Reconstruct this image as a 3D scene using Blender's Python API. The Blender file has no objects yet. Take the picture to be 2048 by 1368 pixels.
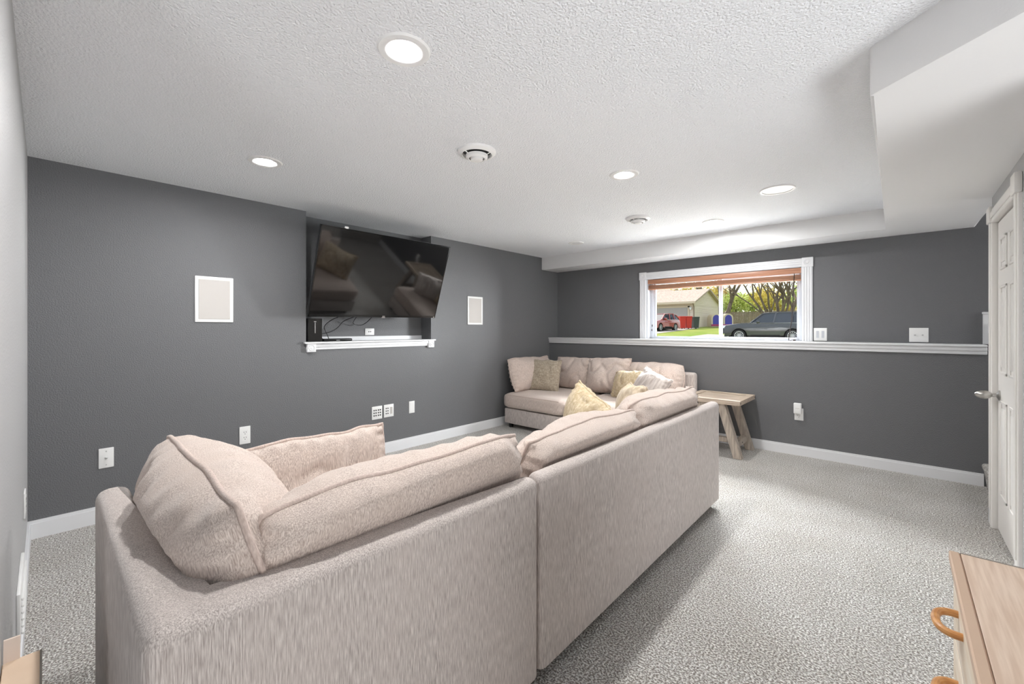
import bpy, bmesh, math, random
from mathutils import Vector, Matrix, noise
random.seed(7)
PI = math.pi
C = bpy.context.scene.collection
S = bpy.context.scene

# ------------------------------------------------------------------ camera, world, lights, exposure
YAW, FPX, HOR = 0.7383, 850.793, 657.27
CAM = Vector((4.0969, 0.0, 1.3429))
cd = bpy.data.cameras.new('camera'); cam = bpy.data.objects.new('camera', cd); C.objects.link(cam)
cam.location = CAM; cam.rotation_euler = (PI/2, 0, YAW)
cd.sensor_width = 36; cd.lens = FPX/2048*36; cd.shift_y = -(684-HOR)/2048; cd.clip_start = 0.01; cd.clip_end = 400
S.camera = cam
S.view_settings.view_transform = 'Standard'; S.view_settings.look = 'None'
S.view_settings.gamma = 1.0; S.view_settings.use_curve_mapping = False
S.view_settings.exposure = 0.0

W = bpy.data.worlds.new('world'); S.world = W; W.use_nodes = True
nt = W.node_tree; nt.nodes.clear()
sky = nt.nodes.new('ShaderNodeTexSky'); sky.sky_type = 'NISHITA'; sky.sun_disc = False
sky.sun_elevation = math.radians(55); sky.sun_rotation = math.radians(-60); sky.air_density = 1.0; sky.dust_density = 3.0
bg = nt.nodes.new('ShaderNodeBackground'); bg.inputs[1].default_value = 0.5
out = nt.nodes.new('ShaderNodeOutputWorld')
mixw = nt.nodes.new('ShaderNodeMix'); mixw.data_type = 'RGBA'; mixw.inputs[0].default_value = 0.6
mixw.inputs[7].default_value = (3.2, 3.2, 3.1, 1)      # thin bright cloud over the blue
nt.links.new(sky.outputs[0], mixw.inputs[6]); nt.links.new(mixw.outputs[2], bg.inputs[0]); nt.links.new(bg.outputs[0], out.inputs[0])

def light(name, kind, loc, energy, target=None, color=(1, 1, 1), **kw):
    ld = bpy.data.lights.new(name, kind); o = bpy.data.objects.new(name, ld); C.objects.link(o)
    o.location = loc; ld.energy = energy; ld.color = color
    for k, v in kw.items(): setattr(ld, k, v)
    if target is not None:
        o.rotation_euler = (Vector(target)-Vector(loc)).to_track_quat('-Z', 'Y').to_euler()
    return o
light('sun', 'SUN', (-20, 10, 40), 3.2, (0, 3, 0), (1.0, .96, .88), angle=math.radians(0.6))
# added area lamps for window daylight, out of view: above, beside, below the sill
P_TOP, P_RIGHT, P_SILL, P_BACK, P_UP, P_STAIR = 2300, 800, 65, 15, 40, 20
light('window_sky_fill', 'AREA', (2.4, 7.4, 3.3), P_TOP, (2.2, 4.6, 1.0), (.97, .985, 1.0), shape='RECTANGLE', size=4.0, size_y=1.4)
light('window_side_fill', 'AREA', (4.5, 7.3, 1.75), P_RIGHT, (1.6, 3.6, 2.3), (.98, .99, 1.0), shape='RECTANGLE', size=1.6, size_y=1.0)
light('sill_fill', 'AREA', (2.4, 6.38, 1.0), P_SILL, (2.4, 5.78, 1.8), (.98, .99, 1.0), shape='RECTANGLE', size=2.4, size_y=.7)
# added fill lamps out of view: two on the landing, one in the stairwell
light('landing_back_fill', 'AREA', (4.4, -1.8, .4), P_BACK, (3.9, 2.0, 2.44), (.98, .99, 1.0), shape='RECTANGLE', size=.9, size_y=.9, spread=math.radians(120))
light('landing_side_fill', 'AREA', (6.05, 1.1, .6), P_UP, (2.6, 2.0, 2.3), (.98, .99, 1.0), shape='RECTANGLE', size=1.9, size_y=1.0, spread=math.radians(120))
light('stair_fill_light', 'AREA', (6.14, 5.0, 1.95), P_STAIR, (0, 4.4, 1.9), (1, .99, .98), shape='RECTANGLE', size=.95, size_y=1.3)
CAN_STRENGTH = 850.0

# ------------------------------------------------------------------ materials
def srgb(r, g, b):
    f = lambda c: (c/255/12.92) if c <= 10 else ((c/255+.055)/1.055)**2.4
    return (f(r), f(g), f(b), 1)
def mat(name, col, rough=.6, col2=None, scale=(8, 8, 8), detail=3, contrast=(.35, .65), bump=0, bscale=60, bdist=.003,
        metal=0, spec=.5, emit=0, coat=0, bkind='noise', bstretch=None, sheen=0):
    m = bpy.data.materials.new(name); m.use_nodes = True
    t = m.node_tree; n = t.nodes; p = n['Principled BSDF']
    p.inputs['Base Color'].default_value = col; p.inputs['Roughness'].default_value = rough
    p.inputs['Metallic'].default_value = metal; p.inputs['Specular IOR Level'].default_value = spec
    p.inputs['Coat Weight'].default_value = coat; p.inputs['Sheen Weight'].default_value = sheen
    if emit:
        p.inputs['Emission Color'].default_value = col; p.inputs['Emission Strength'].default_value = emit
    tc = n.new('ShaderNodeTexCoord')
    if col2 is not None:
        mp = n.new('ShaderNodeMapping'); mp.inputs['Scale'].default_value = scale
        nz = n.new('ShaderNodeTexNoise'); nz.inputs['Scale'].default_value = 1; nz.inputs['Detail'].default_value = detail
        rp = n.new('ShaderNodeMapRange'); rp.inputs[1].default_value, rp.inputs[2].default_value = contrast
        mx = n.new('ShaderNodeMix'); mx.data_type = 'RGBA'
        mx.inputs[6].default_value = col; mx.inputs[7].default_value = col2
        t.links.new(tc.outputs['Object'], mp.inputs[0]); t.links.new(mp.outputs[0], nz.inputs['Vector'])
        t.links.new(nz.outputs[0], rp.inputs[0]); t.links.new(rp.outputs[0], mx.inputs[0])
        t.links.new(mx.outputs[2], p.inputs['Base Color'])
    if bump:
        mp = n.new('ShaderNodeMapping'); mp.inputs['Scale'].default_value = bstretch or (1, 1, 1)
        if bkind == 'noise':
            nz = n.new('ShaderNodeTexNoise'); nz.inputs['Scale'].default_value = bscale; nz.inputs['Detail'].default_value = 2
        else:
            nz = n.new('ShaderNodeTexVoronoi'); nz.inputs['Scale'].default_value = bscale
        b = n.new('ShaderNodeBump'); b.inputs['Strength'].default_value = bump; b.inputs['Distance'].default_value = bdist
        t.links.new(tc.outputs['Object'], mp.inputs[0]); t.links.new(mp.outputs[0], nz.inputs['Vector'])
        t.links.new(nz.outputs[0], b.inputs['Height']); t.links.new(b.outputs[0], p.inputs['Normal'])
    return m
def fabric(name, a, b, c, streak=(420, 420, 26), bump=.35, weave=False):
    """woven upholstery: fine streaks over broad soft mottling"""
    m = bpy.data.materials.new(name); m.use_nodes = True
    t = m.node_tree; n = t.nodes; p = n['Principled BSDF']
    p.inputs['Roughness'].default_value = .9; p.inputs['Specular IOR Level'].default_value = .15; p.inputs['Sheen Weight'].default_value = .25
    tc = n.new('ShaderNodeTexCoord')
    def nz(scale, detail, lo, hi):
        mp = n.new('ShaderNodeMapping'); mp.inputs['Scale'].default_value = scale
        x = n.new('ShaderNodeTexNoise'); x.inputs['Scale'].default_value = 1; x.inputs['Detail'].default_value = detail
        r = n.new('ShaderNodeMapRange'); r.inputs[1].default_value = lo; r.inputs[2].default_value = hi
        t.links.new(tc.outputs['Object'], mp.inputs[0]); t.links.new(mp.outputs[0], x.inputs['Vector']); t.links.new(x.outputs[0], r.inputs[0])
        return r
    s1 = nz(streak, 3, .32, .68); s2 = nz((7, 7, 4), 4, .3, .7)
    m1 = n.new('ShaderNodeMix'); m1.data_type = 'RGBA'; m1.inputs[6].default_value = a; m1.inputs[7].default_value = b
    m2 = n.new('ShaderNodeMix'); m2.data_type = 'RGBA'; m2.inputs[7].default_value = c
    mu = n.new('ShaderNodeMath'); mu.operation = 'MULTIPLY'; mu.inputs[1].default_value = .45
    t.links.new(s1.outputs[0], m1.inputs[0]); t.links.new(m1.outputs[2], m2.inputs[6])
    t.links.new(s2.outputs[0], mu.inputs[0]); t.links.new(mu.outputs[0], m2.inputs[0])
    src = m2.outputs[2]
    if weave:
        s3 = nz((streak[2], streak[2], streak[0]), 2, .4, .62)
        m3 = n.new('ShaderNodeMix'); m3.data_type = 'RGBA'; m3.inputs[7].default_value = b
        mv = n.new('ShaderNodeMath'); mv.operation = 'MULTIPLY'; mv.inputs[1].default_value = .6
        t.links.new(s3.outputs[0], mv.inputs[0]); t.links.new(mv.outputs[0], m3.inputs[0]); t.links.new(src, m3.inputs[6]); src = m3.outputs[2]
    t.links.new(src, p.inputs['Base Color'])
    bp = n.new('ShaderNodeBump'); bp.inputs['Strength'].default_value = bump; bp.inputs['Distance'].default_value = .002
    t.links.new(s1.outputs[0], bp.inputs['Height']); t.links.new(bp.outputs[0], p.inputs['Normal'])
    return m
M = {}
M['wall'] = mat('grey_wall_paint', srgb(109, 110, 112), .5, bump=.7, bscale=125, bdist=.006, spec=.35)
M['wall_light'] = mat('light_grey_wall', srgb(186, 186, 187), .5, bump=.5, bscale=110, bdist=.004, spec=.35)  # lighter grey for the near and right walls
M['ceil'] = mat('white_ceiling_texture', srgb(241, 243, 246), .8, bump=.9, bscale=105, bdist=.010, spec=.2)
M['soffit'] = mat('white_soffit_paint', srgb(240, 240, 240), .75, bump=.12, bscale=95, bdist=.004, spec=.2)
M['trim'] = mat('white_trim_paint', srgb(228, 229, 231), .35, spec=.5)
M['door'] = mat('white_door_paint', srgb(232, 229, 225), .35, spec=.5)
M['plastic'] = mat('white_plastic', srgb(238, 238, 237), .35)
M['slot'] = mat('dark_slot', srgb(45, 45, 45), .6)
M['grille'] = mat('speaker_grille', srgb(205, 201, 197), .8, col2=srgb(186, 182, 178), scale=(400, 400, 400), bump=.2, bscale=500, bdist=.001)
M['black'] = mat('black_plastic', srgb(18, 18, 19), .35)
M['blackg'] = mat('black_gloss', srgb(10, 10, 11), .12, spec=.6)
M['screen'] = mat('tv_screen', srgb(9, 9, 10), .05, spec=.9)
M['silver'] = mat('brushed_silver', srgb(200, 200, 200), .3, metal=1)
M['nickel'] = mat('satin_nickel', srgb(190, 188, 184), .28, metal=1)
M['sofa'] = fabric('sofa_chenille', srgb(226, 217, 211), srgb(150, 139, 134), srgb(202, 190, 184))
M['cush'] = fabric('cushion_chenille', srgb(230, 217, 208), srgb(168, 151, 142), srgb(208, 189, 177), streak=(380, 380, 30))
M['piping'] = fabric('cushion_piping', srgb(216, 199, 190), srgb(185, 166, 157), srgb(200, 180, 168), streak=(200, 200, 60))
M['textured'] = fabric('textured_pillow_weave', srgb(208, 196, 178), srgb(140, 128, 112), srgb(186, 172, 152), streak=(150, 150, 26), weave=True)
M['tan'] = fabric('tan_pattern_pillow', srgb(226, 212, 188), srgb(186, 166, 132), srgb(206, 180, 138), streak=(60, 60, 30), weave=True)
M['ltan'] = fabric('light_tan_pillow', srgb(226, 212, 192), srgb(190, 172, 146), srgb(205, 180, 145), streak=(30, 30, 22))
M['stripe'] = fabric('striped_pillow', srgb(222, 213, 206), srgb(176, 164, 158), srgb(204, 192, 184), streak=(48, 48, 4))
M['carpet'] = None
M['wood_t'] = mat('whitewashed_wood', srgb(206, 190, 172), .55, col2=srgb(168, 152, 136), scale=(5, 60, 60), detail=4, bump=.15, bscale=30, bdist=.002, bstretch=(.2, 2, 2))
M['wood_l'] = mat('greyed_leg_wood', srgb(190, 178, 164), .6, col2=srgb(150, 140, 130), scale=(60, 60, 6), detail=4, bump=.2, bscale=40, bdist=.002)
M['veneer'] = mat('pale_oak_veneer', srgb(232, 210, 190), .45, col2=srgb(214, 188, 166), scale=(110, 5, 60), detail=3)
M['pine'] = mat('pale_pine', srgb(240, 230, 214), .5, col2=srgb(226, 208, 184), scale=(40, 4, 40), detail=3)
M['strip'] = mat('cabinet_edge_strip', srgb(206, 178, 154), .45)
M['greyedge'] = mat('grey_edge_strip', srgb(150, 143, 135), .5)
M['handle'] = mat('varnished_handle_wood', srgb(214, 160, 104), .3, col2=srgb(190, 132, 78), scale=(20, 60, 60))
M['card'] = mat('brown_cardboard', srgb(232, 208, 184), .85, col2=srgb(222, 196, 170), scale=(6, 6, 30))
M['cardl'] = mat('pale_cardboard', srgb(236, 218, 204), .85)
M['blind'] = mat('reddish_blind_wood', srgb(188, 140, 112), .4, col2=srgb(158, 108, 82), scale=(3, 60, 60), detail=4)
M['tassel'] = mat('dark_blind_cord', srgb(50, 38, 32), .6)
M['vinyl'] = mat('white_vinyl', srgb(194, 197, 203), .3)
M['lens'] = mat('led_lens', (1.0, .995, .985, 1), .4, emit=CAN_STRENGTH)
M['shade'] = mat('unlit_lens', srgb(225, 225, 225), .5)
def carpet():
    m = bpy.data.materials.new('frieze_carpet'); m.use_nodes = True
    t = m.node_tree; n = t.nodes; p = n['Principled BSDF']
    p.inputs['Roughness'].default_value = 1; p.inputs['Specular IOR Level'].default_value = .05; p.inputs['Sheen Weight'].default_value = .3
    tc = n.new('ShaderNodeTexCoord')
    def nz(scale, detail, lo, hi):
        x = n.new('ShaderNodeTexNoise'); x.inputs['Scale'].default_value = scale; x.inputs['Detail'].default_value = detail
        r = n.new('ShaderNodeMapRange'); r.inputs[1].default_value = lo; r.inputs[2].default_value = hi
        t.links.new(tc.outputs['Object'], x.inputs['Vector']); t.links.new(x.outputs[0], r.inputs[0]); return r
    f = nz(125, 2, .40, .60); g = nz(3.2, 3, .38, .66)
    m1 = n.new('ShaderNodeMix'); m1.data_type = 'RGBA'; m1.inputs[6].default_value = srgb(146, 138, 130); m1.inputs[7].default_value = srgb(255, 253, 249)
    m2 = n.new('ShaderNodeMix'); m2.data_type = 'RGBA'; m2.blend_type = 'MULTIPLY'; m2.inputs[7].default_value = (.9, .89, .87, 1)
    t.links.new(f.outputs[0], m1.inputs[0]); t.links.new(m1.outputs[2], m2.inputs[6]); t.links.new(g.outputs[0], m2.inputs[0])
    t.links.new(m2.outputs[2], p.inputs['Base Color'])
    v = n.new('ShaderNodeTexVoronoi'); v.inputs['Scale'].default_value = 120
    t.links.new(tc.outputs['Object'], v.inputs['Vector'])
    ad = n.new('ShaderNodeMath'); ad.operation = 'ADD'; t.links.new(f.outputs[0], ad.inputs[0]); t.links.new(v.outputs[0], ad.inputs[1])
    b = n.new('ShaderNodeBump'); b.inputs['Strength'].default_value = .9; b.inputs['Distance'].default_value = .008
    t.links.new(ad.outputs[0], b.inputs['Height']); t.links.new(b.outputs[0], p.inputs['Normal'])
    return m
M['carpet'] = carpet()
def glassmat():
    m = bpy.data.materials.new('window_glass'); m.use_nodes = True
    t = m.node_tree; n = t.nodes; n.clear()
    o = n.new('ShaderNodeOutputMaterial'); tr = n.new('ShaderNodeBsdfTransparent'); tr.inputs[0].default_value = (.97, .98, .98, 1)
    g = n.new('ShaderNodeBsdfGlossy'); g.inputs['Roughness'].default_value = .02
    fr = n.new('ShaderNodeFresnel'); fr.inputs[0].default_value = 1.3
    mx = n.new('ShaderNodeMixShader'); t.links.new(fr.outputs[0], mx.inputs[0]); t.links.new(tr.outputs[0], mx.inputs[1])
    t.links.new(g.outputs[0], mx.inputs[2]); t.links.new(mx.outputs[0], o.inputs[0]); return m
M['glass'] = glassmat()
# outdoors
M['grass'] = mat('lawn_grass', srgb(120, 142, 62), .95, col2=srgb(150, 156, 84), scale=(.5, .5, .5), detail=6, spec=.05)
M['concrete'] = mat('pale_concrete', srgb(186, 178, 168), .9, col2=srgb(170, 162, 152), scale=(2, 2, 2))
M['rock'] = mat('landscape_rock', srgb(196, 184, 170), .9, col2=srgb(150, 136, 122), scale=(14, 14, 14), bump=.8, bscale=16, bdist=.05)
M['siding'] = mat('cream_siding', srgb(224, 210, 194), .7, bump=1, bscale=1, bdist=.05, bkind='noise', bstretch=(.01, .01, 40))
M['gtrim'] = mat('cream_trim', srgb(200, 186, 164), .7)
M['gdoor'] = mat('garage_door_paint', srgb(160, 156, 152), .6)
M['roof'] = mat('asphalt_shingle', srgb(190, 174, 160), .95, col2=srgb(164, 148, 136), scale=(6, 6, 6), detail=6)
M['redcar'] = mat('red_car_paint', srgb(150, 40, 36), .25, coat=1)
M['suv'] = mat('dark_suv_paint', srgb(30, 34, 44), .22, coat=1)
M['carglass'] = mat('car_glass', srgb(38, 48, 60), .06, spec=.8)
M['tyre'] = mat('tyre_rubber', srgb(28, 28, 28), .85)
M['rim'] = mat('alloy_rim', srgb(190, 192, 194), .3, metal=.7)
M['lamp'] = mat('car_lamp', srgb(220, 225, 230), .15)
M['redbin'] = mat('red_bin_plastic', srgb(190, 44, 36), .5)
M['darkbin'] = mat('dark_bin_plastic', srgb(52, 60, 58), .55)
M['bark'] = mat('tree_bark', srgb(120, 104, 88), .95, col2=srgb(84, 72, 62), scale=(9, 9, 2), bump=.5, bscale=12, bdist=.02)
M['fence'] = mat('weathered_fence', srgb(140, 124, 108), .9, col2=srgb(112, 98, 86), scale=(9, 9, .6))
M['leafy'] = mat('yellow_leaves', srgb(226, 204, 110), .8, col2=srgb(206, 190, 96), scale=(.7, .7, .7))
M['leafg'] = mat('spring_green_leaves', srgb(222, 226, 142), .8, col2=srgb(170, 190, 96), scale=(.7, .7, .7))
M['leafo'] = mat('tan_leaves', srgb(220, 196, 140), .8, col2=srgb(206, 182, 120), scale=(.7, .7, .7))
M['playblue'] = mat('blue_playhouse_plastic', srgb(72, 70, 170), .5)
M['playcream'] = mat('cream_playhouse_plastic', srgb(214, 200, 176), .5)
M['playpink'] = mat('magenta_playhouse_plastic', srgb(170, 60, 110), .5)
M['step'] = M['carpet']

# ------------------------------------------------------------------ geometry helpers
def nb(): return bmesh.new()
def addbox(bm, x0, x1, y0, y1, z0, z1, r=0, seg=3, mtx=None):
    t = bmesh.new()
    v = [t.verts.new((x, y, z)) for x in (x0, x1) for y in (y0, y1) for z in (z0, z1)]
    for f in ((0, 1, 3, 2), (4, 6, 7, 5), (0, 4, 5, 1), (2, 3, 7, 6), (0, 2, 6, 4), (1, 5, 7, 3)): t.faces.new([v[i] for i in f])
    merge(bm, t, r, seg, mtx)
def merge(bm, t, r=0, seg=3, mtx=None, keep=None):
    if r:
        ed = [e for e in t.edges if keep is None or keep(e)]
        bmesh.ops.bevel(t, geom=ed, offset=r, segments=seg, profile=.5, affect='EDGES', clamp_overlap=True)
    if mtx is not None: bmesh.ops.transform(t, matrix=mtx, verts=t.verts)
    bmesh.ops.recalc_face_normals(t, faces=t.faces)
    me = bpy.data.meshes.new('tmp'); t.to_mesh(me); t.free(); bm.from_mesh(me); bpy.data.meshes.remove(me)
def addprism(bm, poly, z0, z1, r=0, seg=3, keep=None, mtx=None):
    """poly in the xy plane, pushed from z0 to z1"""
    t = bmesh.new()
    a = [t.verts.new((x, y, z0)) for x, y in poly]; b = [t.verts.new((x, y, z1)) for x, y in poly]; n = len(poly)
    t.faces.new(a[::-1]); t.faces.new(b)
    for i in range(n): t.faces.new((a[i], a[(i+1) % n], b[(i+1) % n], b[i]))
    merge(bm, t, r, seg, mtx, keep)
def addlathe(bm, prof, loc=(0, 0, 0), axis='z', seg=32):
    """prof: list of (radius, height) turned about an axis"""
    t = bmesh.new(); rings = []
    for r, h in prof:
        if r < 1e-6: rings.append([t.verts.new((0, 0, h))])
        else: rings.append([t.verts.new((r*math.cos(2*PI*i/seg), r*math.sin(2*PI*i/seg), h)) for i in range(seg)])
    for a, b in zip(rings, rings[1:]):
        for i in range(seg):
            j = (i+1) % seg
            q = [a[i % len(a)], a[j % len(a)], b[j % len(b)], b[i % len(b)]]
            q = list(dict.fromkeys(q))
            if len(q) > 2: t.faces.new(q)
    R = {'z': Matrix.Identity(4), '-z': Matrix.Rotation(PI, 4, 'X'), 'x': Matrix.Rotation(PI/2, 4, 'Y'), '-x': Matrix.Rotation(-PI/2, 4, 'Y'),
         'y': Matrix.Rotation(-PI/2, 4, 'X'), '-y': Matrix.Rotation(PI/2, 4, 'X')}[axis]
    merge(bm, t, mtx=Matrix.Translation(loc) @ R)
def addtube(bm, pts, r, seg=8, closed=False, r1=None):
    pts = [Vector(p) for p in pts]; n = len(pts); t = bmesh.new(); rings = []
    up = Vector((0, 0, 1)); prev = None
    for i, p in enumerate(pts):
        d = (pts[(i+1) % n]-pts[i-1]) if closed else (pts[min(i+1, n-1)]-pts[max(i-1, 0)])
        d.normalize()
        if prev is None:
            a = d.cross(up)
            if a.length < .05: a = d.cross(Vector((1, 0, 0)))
        else: a = prev - d*prev.dot(d)
        a.normalize(); prev = a; b = d.cross(a)
        rr = r if r1 is None else r+(r1-r)*i/(n-1)
        rings.append([t.verts.new(p+a*rr*math.cos(2*PI*k/seg)+b*rr*math.sin(2*PI*k/seg)) for k in range(seg)])
    for i in range(n if closed else n-1):
        A, B = rings[i], rings[(i+1) % n]
        for k in range(seg): t.faces.new((A[k], A[(k+1) % seg], B[(k+1) % seg], B[k]))
    if not closed: t.faces.new(rings[0][::-1]); t.faces.new(rings[-1])
    merge(bm, t)
def smooth_path(pts, n=8):
    P = [Vector(p) for p in pts]; o = []
    for i in range(len(P)-1):
        a, b, c, d = P[max(i-1, 0)], P[i], P[i+1], P[min(i+2, len(P)-1)]
        for k in range(n):
            t = k/n; o.append(.5*((2*b)+(c-a)*t+(2*a-5*b+4*c-d)*t*t+(3*b-a-3*c+d)*t**3))
    o.append(P[-1]); return o
def obj(name, bm, m, parent=None, smooth=True, angle=35):
    me = bpy.data.meshes.new(name); bm.to_mesh(me); bm.free()
    o = bpy.data.objects.new(name, me); C.objects.link(o); me.materials.append(m)
    if smooth:
        for p in me.polygons: p.use_smooth = True
        try: me.set_sharp_from_angle(angle=math.radians(angle))
        except Exception: pass
    if parent is not None:
        o.parent = parent
        pw = world_loc(parent)
        if not parent.get('_local'): o.location = -pw if parent.parent is None and parent.type == 'EMPTY' else (0, 0, 0)
    return o
def world_loc(o): return o.location.copy()
def tag(o, label, cat, group=None, kind=None):
    o['label'] = label; o['category'] = cat
    if group: o['group'] = group
    if kind: o['kind'] = kind
    return o
def thing(name, label, cat, loc, group=None, kind=None):
    """Empty at the base of a thing; its parts are modelled in room coordinates"""
    o = bpy.data.objects.new(name, None); C.objects.link(o); o.location = loc; o.empty_display_size = .1
    return tag(o, label, cat, group, kind)
def lthing(name, label, cat, loc, rot=(0, 0, 0), group=None):
    """Empty whose parts are modelled in its own local coordinates"""
    o = thing(name, label, cat, loc, group); o.rotation_euler = rot; o['_local'] = 1; return o
def box1(name, m, parent, *a, r=0, seg=3): b = nb(); addbox(b, *a, r=r, seg=seg); return obj(name, b, m, parent)
def struct(name, bm, m, label, cat, smooth=False): return tag(obj(name, bm, m, None, smooth), label, cat, None, 'structure')

# ------------------------------------------------------------------ room shell
H = 2.44; ZS = 2.25; YB = 5.6; YC = 5.384; XR = 4.573; YN = -0.073; XH = 2.62
RY0, RY1, RD, RZ = 1.644, 3.078, .193, 1.20
b = nb(); addbox(b, -.3, 6.3, -2.2, 5.9, -.12, 0); struct('floor', b, M['carpet'], 'pale grey beige frieze carpet covering the whole floor', 'floor')
b = nb()                                                        # television wall with its recess
addbox(b, -.3, 0, -.25, RY0, 0, H); addbox(b, -.3, 0, RY1, 5.9, 0, H); addbox(b, -.3, 0, RY0, RY1, 0, RZ); addbox(b, -.3, -RD, RY0, RY1, RZ, H)
struct('wall_left', b, M['wall'], 'dark grey textured wall with a recess behind the television', 'wall')
b = nb(); addbox(b, 0, XH, YN-.15, YN, 0, H); struct('wall_near', b, M['wall_light'], 'grey textured wall seen at a grazing angle beside the cardboard box', 'wall')
b = nb()                                                        # window wall above the ledge, cut for the window
WX0, WX1, WZ0, WZ1 = 1.515, 3.315, 1.19, 2.03
addbox(b, -.3, WX0, YB, YB+.28, 1.0, H); addbox(b, WX1, 6.3, YB, YB+.28, 0, H); addbox(b, WX0, WX1, YB, YB+.28, WZ1, H); addbox(b, WX0, WX1, YB, YB+.28, .9, WZ0)
addbox(b, 4.6, 6.3, YB, YB+.28, H, 4.5)
struct('wall_back', b, M['wall'], 'dark grey wall around the window above the white ledge', 'wall')
b = nb(); addbox(b, 0, 4.66, YC, YB, 0, 1.15); struct('wall_lower', b, M['wall'], 'dark grey lower foundation wall under the white ledge', 'wall')
b = nb(); addbox(b, XR, XR+.12, 2.3, 3.50, 0, ZS); addbox(b, XR, XR+.12, 4.30, 4.42, 0, ZS); addbox(b, XR, XR+.12, 3.50, 4.30, 2.06, ZS)
addbox(b, XR+.06, XR+.12, 3.50, 4.30, 0, 2.06)
struct('wall_right', b, M['wall_light'], 'grey wall holding the white panelled door', 'wall')
b = nb(); addbox(b, XR+.12, 6.3, 4.30, 4.42, 0, 4.5); addbox(b, 6.2, 6.3, 4.42, 5.9, 0, 4.5); addbox(b, 4.5, 4.6, 4.30, 5.88, H+.06, 4.5); addbox(b, 4.5, 6.3, 4.3, 5.9, 4.5, 4.6)
struct('wall_stair', b, M['wall'], 'grey walls of the carpeted stairwell', 'wall')
b = nb(); addbox(b, XH-.12, XH, -2.2, YN-.15, 0, H); addbox(b, XH-.12, 6.3, -2.3, -2.2, 0, H); addbox(b, 6.2, 6.3, -2.2, 4.3, 0, H)
struct('wall_landing', b, M['wall'], 'grey walls of the landing behind the viewpoint', 'wall')
b = nb(); addbox(b, -.3, 6.3, -2.3, 4.42, H, H+.06); addbox(b, -.3, 4.6, 4.42, 5.9, H, H+.06)
struct('ceiling', b, M['ceil'], 'white orange peel textured ceiling with recessed lights', 'ceiling')
b = nb(); addprism(b, [(0, 5.18), (4.016, 5.18), (4.012, 2.17), (6.2, .43), (6.2, 4.42), (4.6, 4.42), (4.6, YB), (0, YB)], ZS, H, r=.012, seg=2,
                   keep=lambda e: not all(v.co.z > H-.01 for v in e.verts))
struct('ceiling_soffit', b, M['soffit'], 'smooth white dropped soffit stepping along window wall and right side', 'soffit', True)
# baseboards
def baseboard(bm, x0, y0, x1, y1, nx, ny, h, t=.015):
    """a run from (x0,y0) to (x1,y1) projecting to (nx,ny), with an eased top"""
    for d, z0, z1 in ((t, 0, h-.018), (t*.6, h-.018, h)):
        xs = sorted((x0, x1)); ys = sorted((y0, y1))
        if nx: addbox(bm, min(x0, x0+nx*d), max(x0, x0+nx*d), ys[0], ys[1], z0, z1)
        else: addbox(bm, xs[0], xs[1], min(y0, y0+ny*d), max(y0, y0+ny*d), z0, z1)
b = nb(); baseboard(b, 0, YN, 0, YC, 1, 0, .115); struct('baseboard_left', b, M['trim'], 'white baseboard along the television wall', 'baseboard')
b = nb(); baseboard(b, .015, YN, 2.42, YN, 0, 1, .115); struct('baseboard_near', b, M['trim'], 'white baseboard along the grey wall beside the cardboard box', 'baseboard')
b = nb(); baseboard(b, .015, YC, 4.63, YC, 0, -1, .106); struct('baseboard_back', b, M['trim'], 'white baseboard under the ledge along the window wall', 'baseboard')
b = nb(); baseboard(b, XR, 2.3, XR, 3.41, -1, 0, .106); baseboard(b, XR, 4.40, XR, 4.43, -1, 0, .106); baseboard(b, XR-.015, 4.42, XR+.12, 4.42, 0, 1, .106)
struct('baseboard_right', b, M['trim'], 'short white baseboard beside the door casing', 'baseboard')

# ------------------------------------------------------------------ trim pieces
def rosette(parent, axis, x, y, z, s, d):
    """square corner block with a turned rosette; axis = facing"""
    b = nb()
    if axis == '-y': addbox(b, x-s, x+s, y-d, y, z-s, z+s, r=.003, seg=1); l = (x, y-d, z)
    if axis == 'x': addbox(b, x, x+d, y-s, y+s, z-s, z+s, r=.003, seg=1); l = (x+d, y, z)
    if axis == '-x': addbox(b, x-d, x, y-s, y+s, z-s, z+s, r=.003, seg=1); l = (x-d, y, z)
    k = s*.72
    addlathe(b, [(k, -.001), (k, .004), (k*.85, .006), (k*.7, .001), (k*.5, .001), (k*.38, .006), (0, .007)], l, axis, 24)
    return obj('corner_block', b, M['trim'], parent)
def fluted(bm, axis, a0, a1, c, w, face, d=.016, n=4):
    """fluted casing: plank with raised reeds. axis 'v' on a -y wall: x=c; 'h' on a -y wall: z=c"""
    if axis == 'v': addbox(bm, c-w/2, c+w/2, face-d, face, a0, a1, r=.003, seg=1)
    else: addbox(bm, a0, a1, face-d, face, c-w/2, c+w/2, r=.003, seg=1)
    for i in range(n):
        o = c-w/2+w*(i+.5)/n
        if axis == 'v': addbox(bm, o-w*.07, o+w*.07, face-d-.006, face-d+.001, a0, a1, r=.003, seg=1)
        else: addbox(bm, a0, a1, face-d-.006, face-d+.001, o-w*.07, o+w*.07, r=.003, seg=1)
t1 = thing('trim_window', 'white fluted window casing with round corner rosettes', 'casing', (2.41, YB, 1.2), kind='structure')
for c in (1.468, 3.359):
    b = nb(); fluted(b, 'v', 1.205, 2.02, c, .094, YB); obj('side_casing', b, M['trim'], t1)
b = nb(); fluted(b, 'h', 1.515, 3.312, 2.067, .094, YB); obj('head_casing', b, M['trim'], t1)
for c in (1.468, 3.359): rosette(t1, '-y', c, YB, 2.067, .052, .024)
t2 = thing('trim_ledge', 'long white ledge moulding capping the lower window wall', 'ledge', (2.3, YC, 1.12), kind='structure')
box1('ledge_board', M['trim'], t2, 0, 4.65, YC-.035, YB, 1.185, 1.205, r=.006, seg=2)
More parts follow.
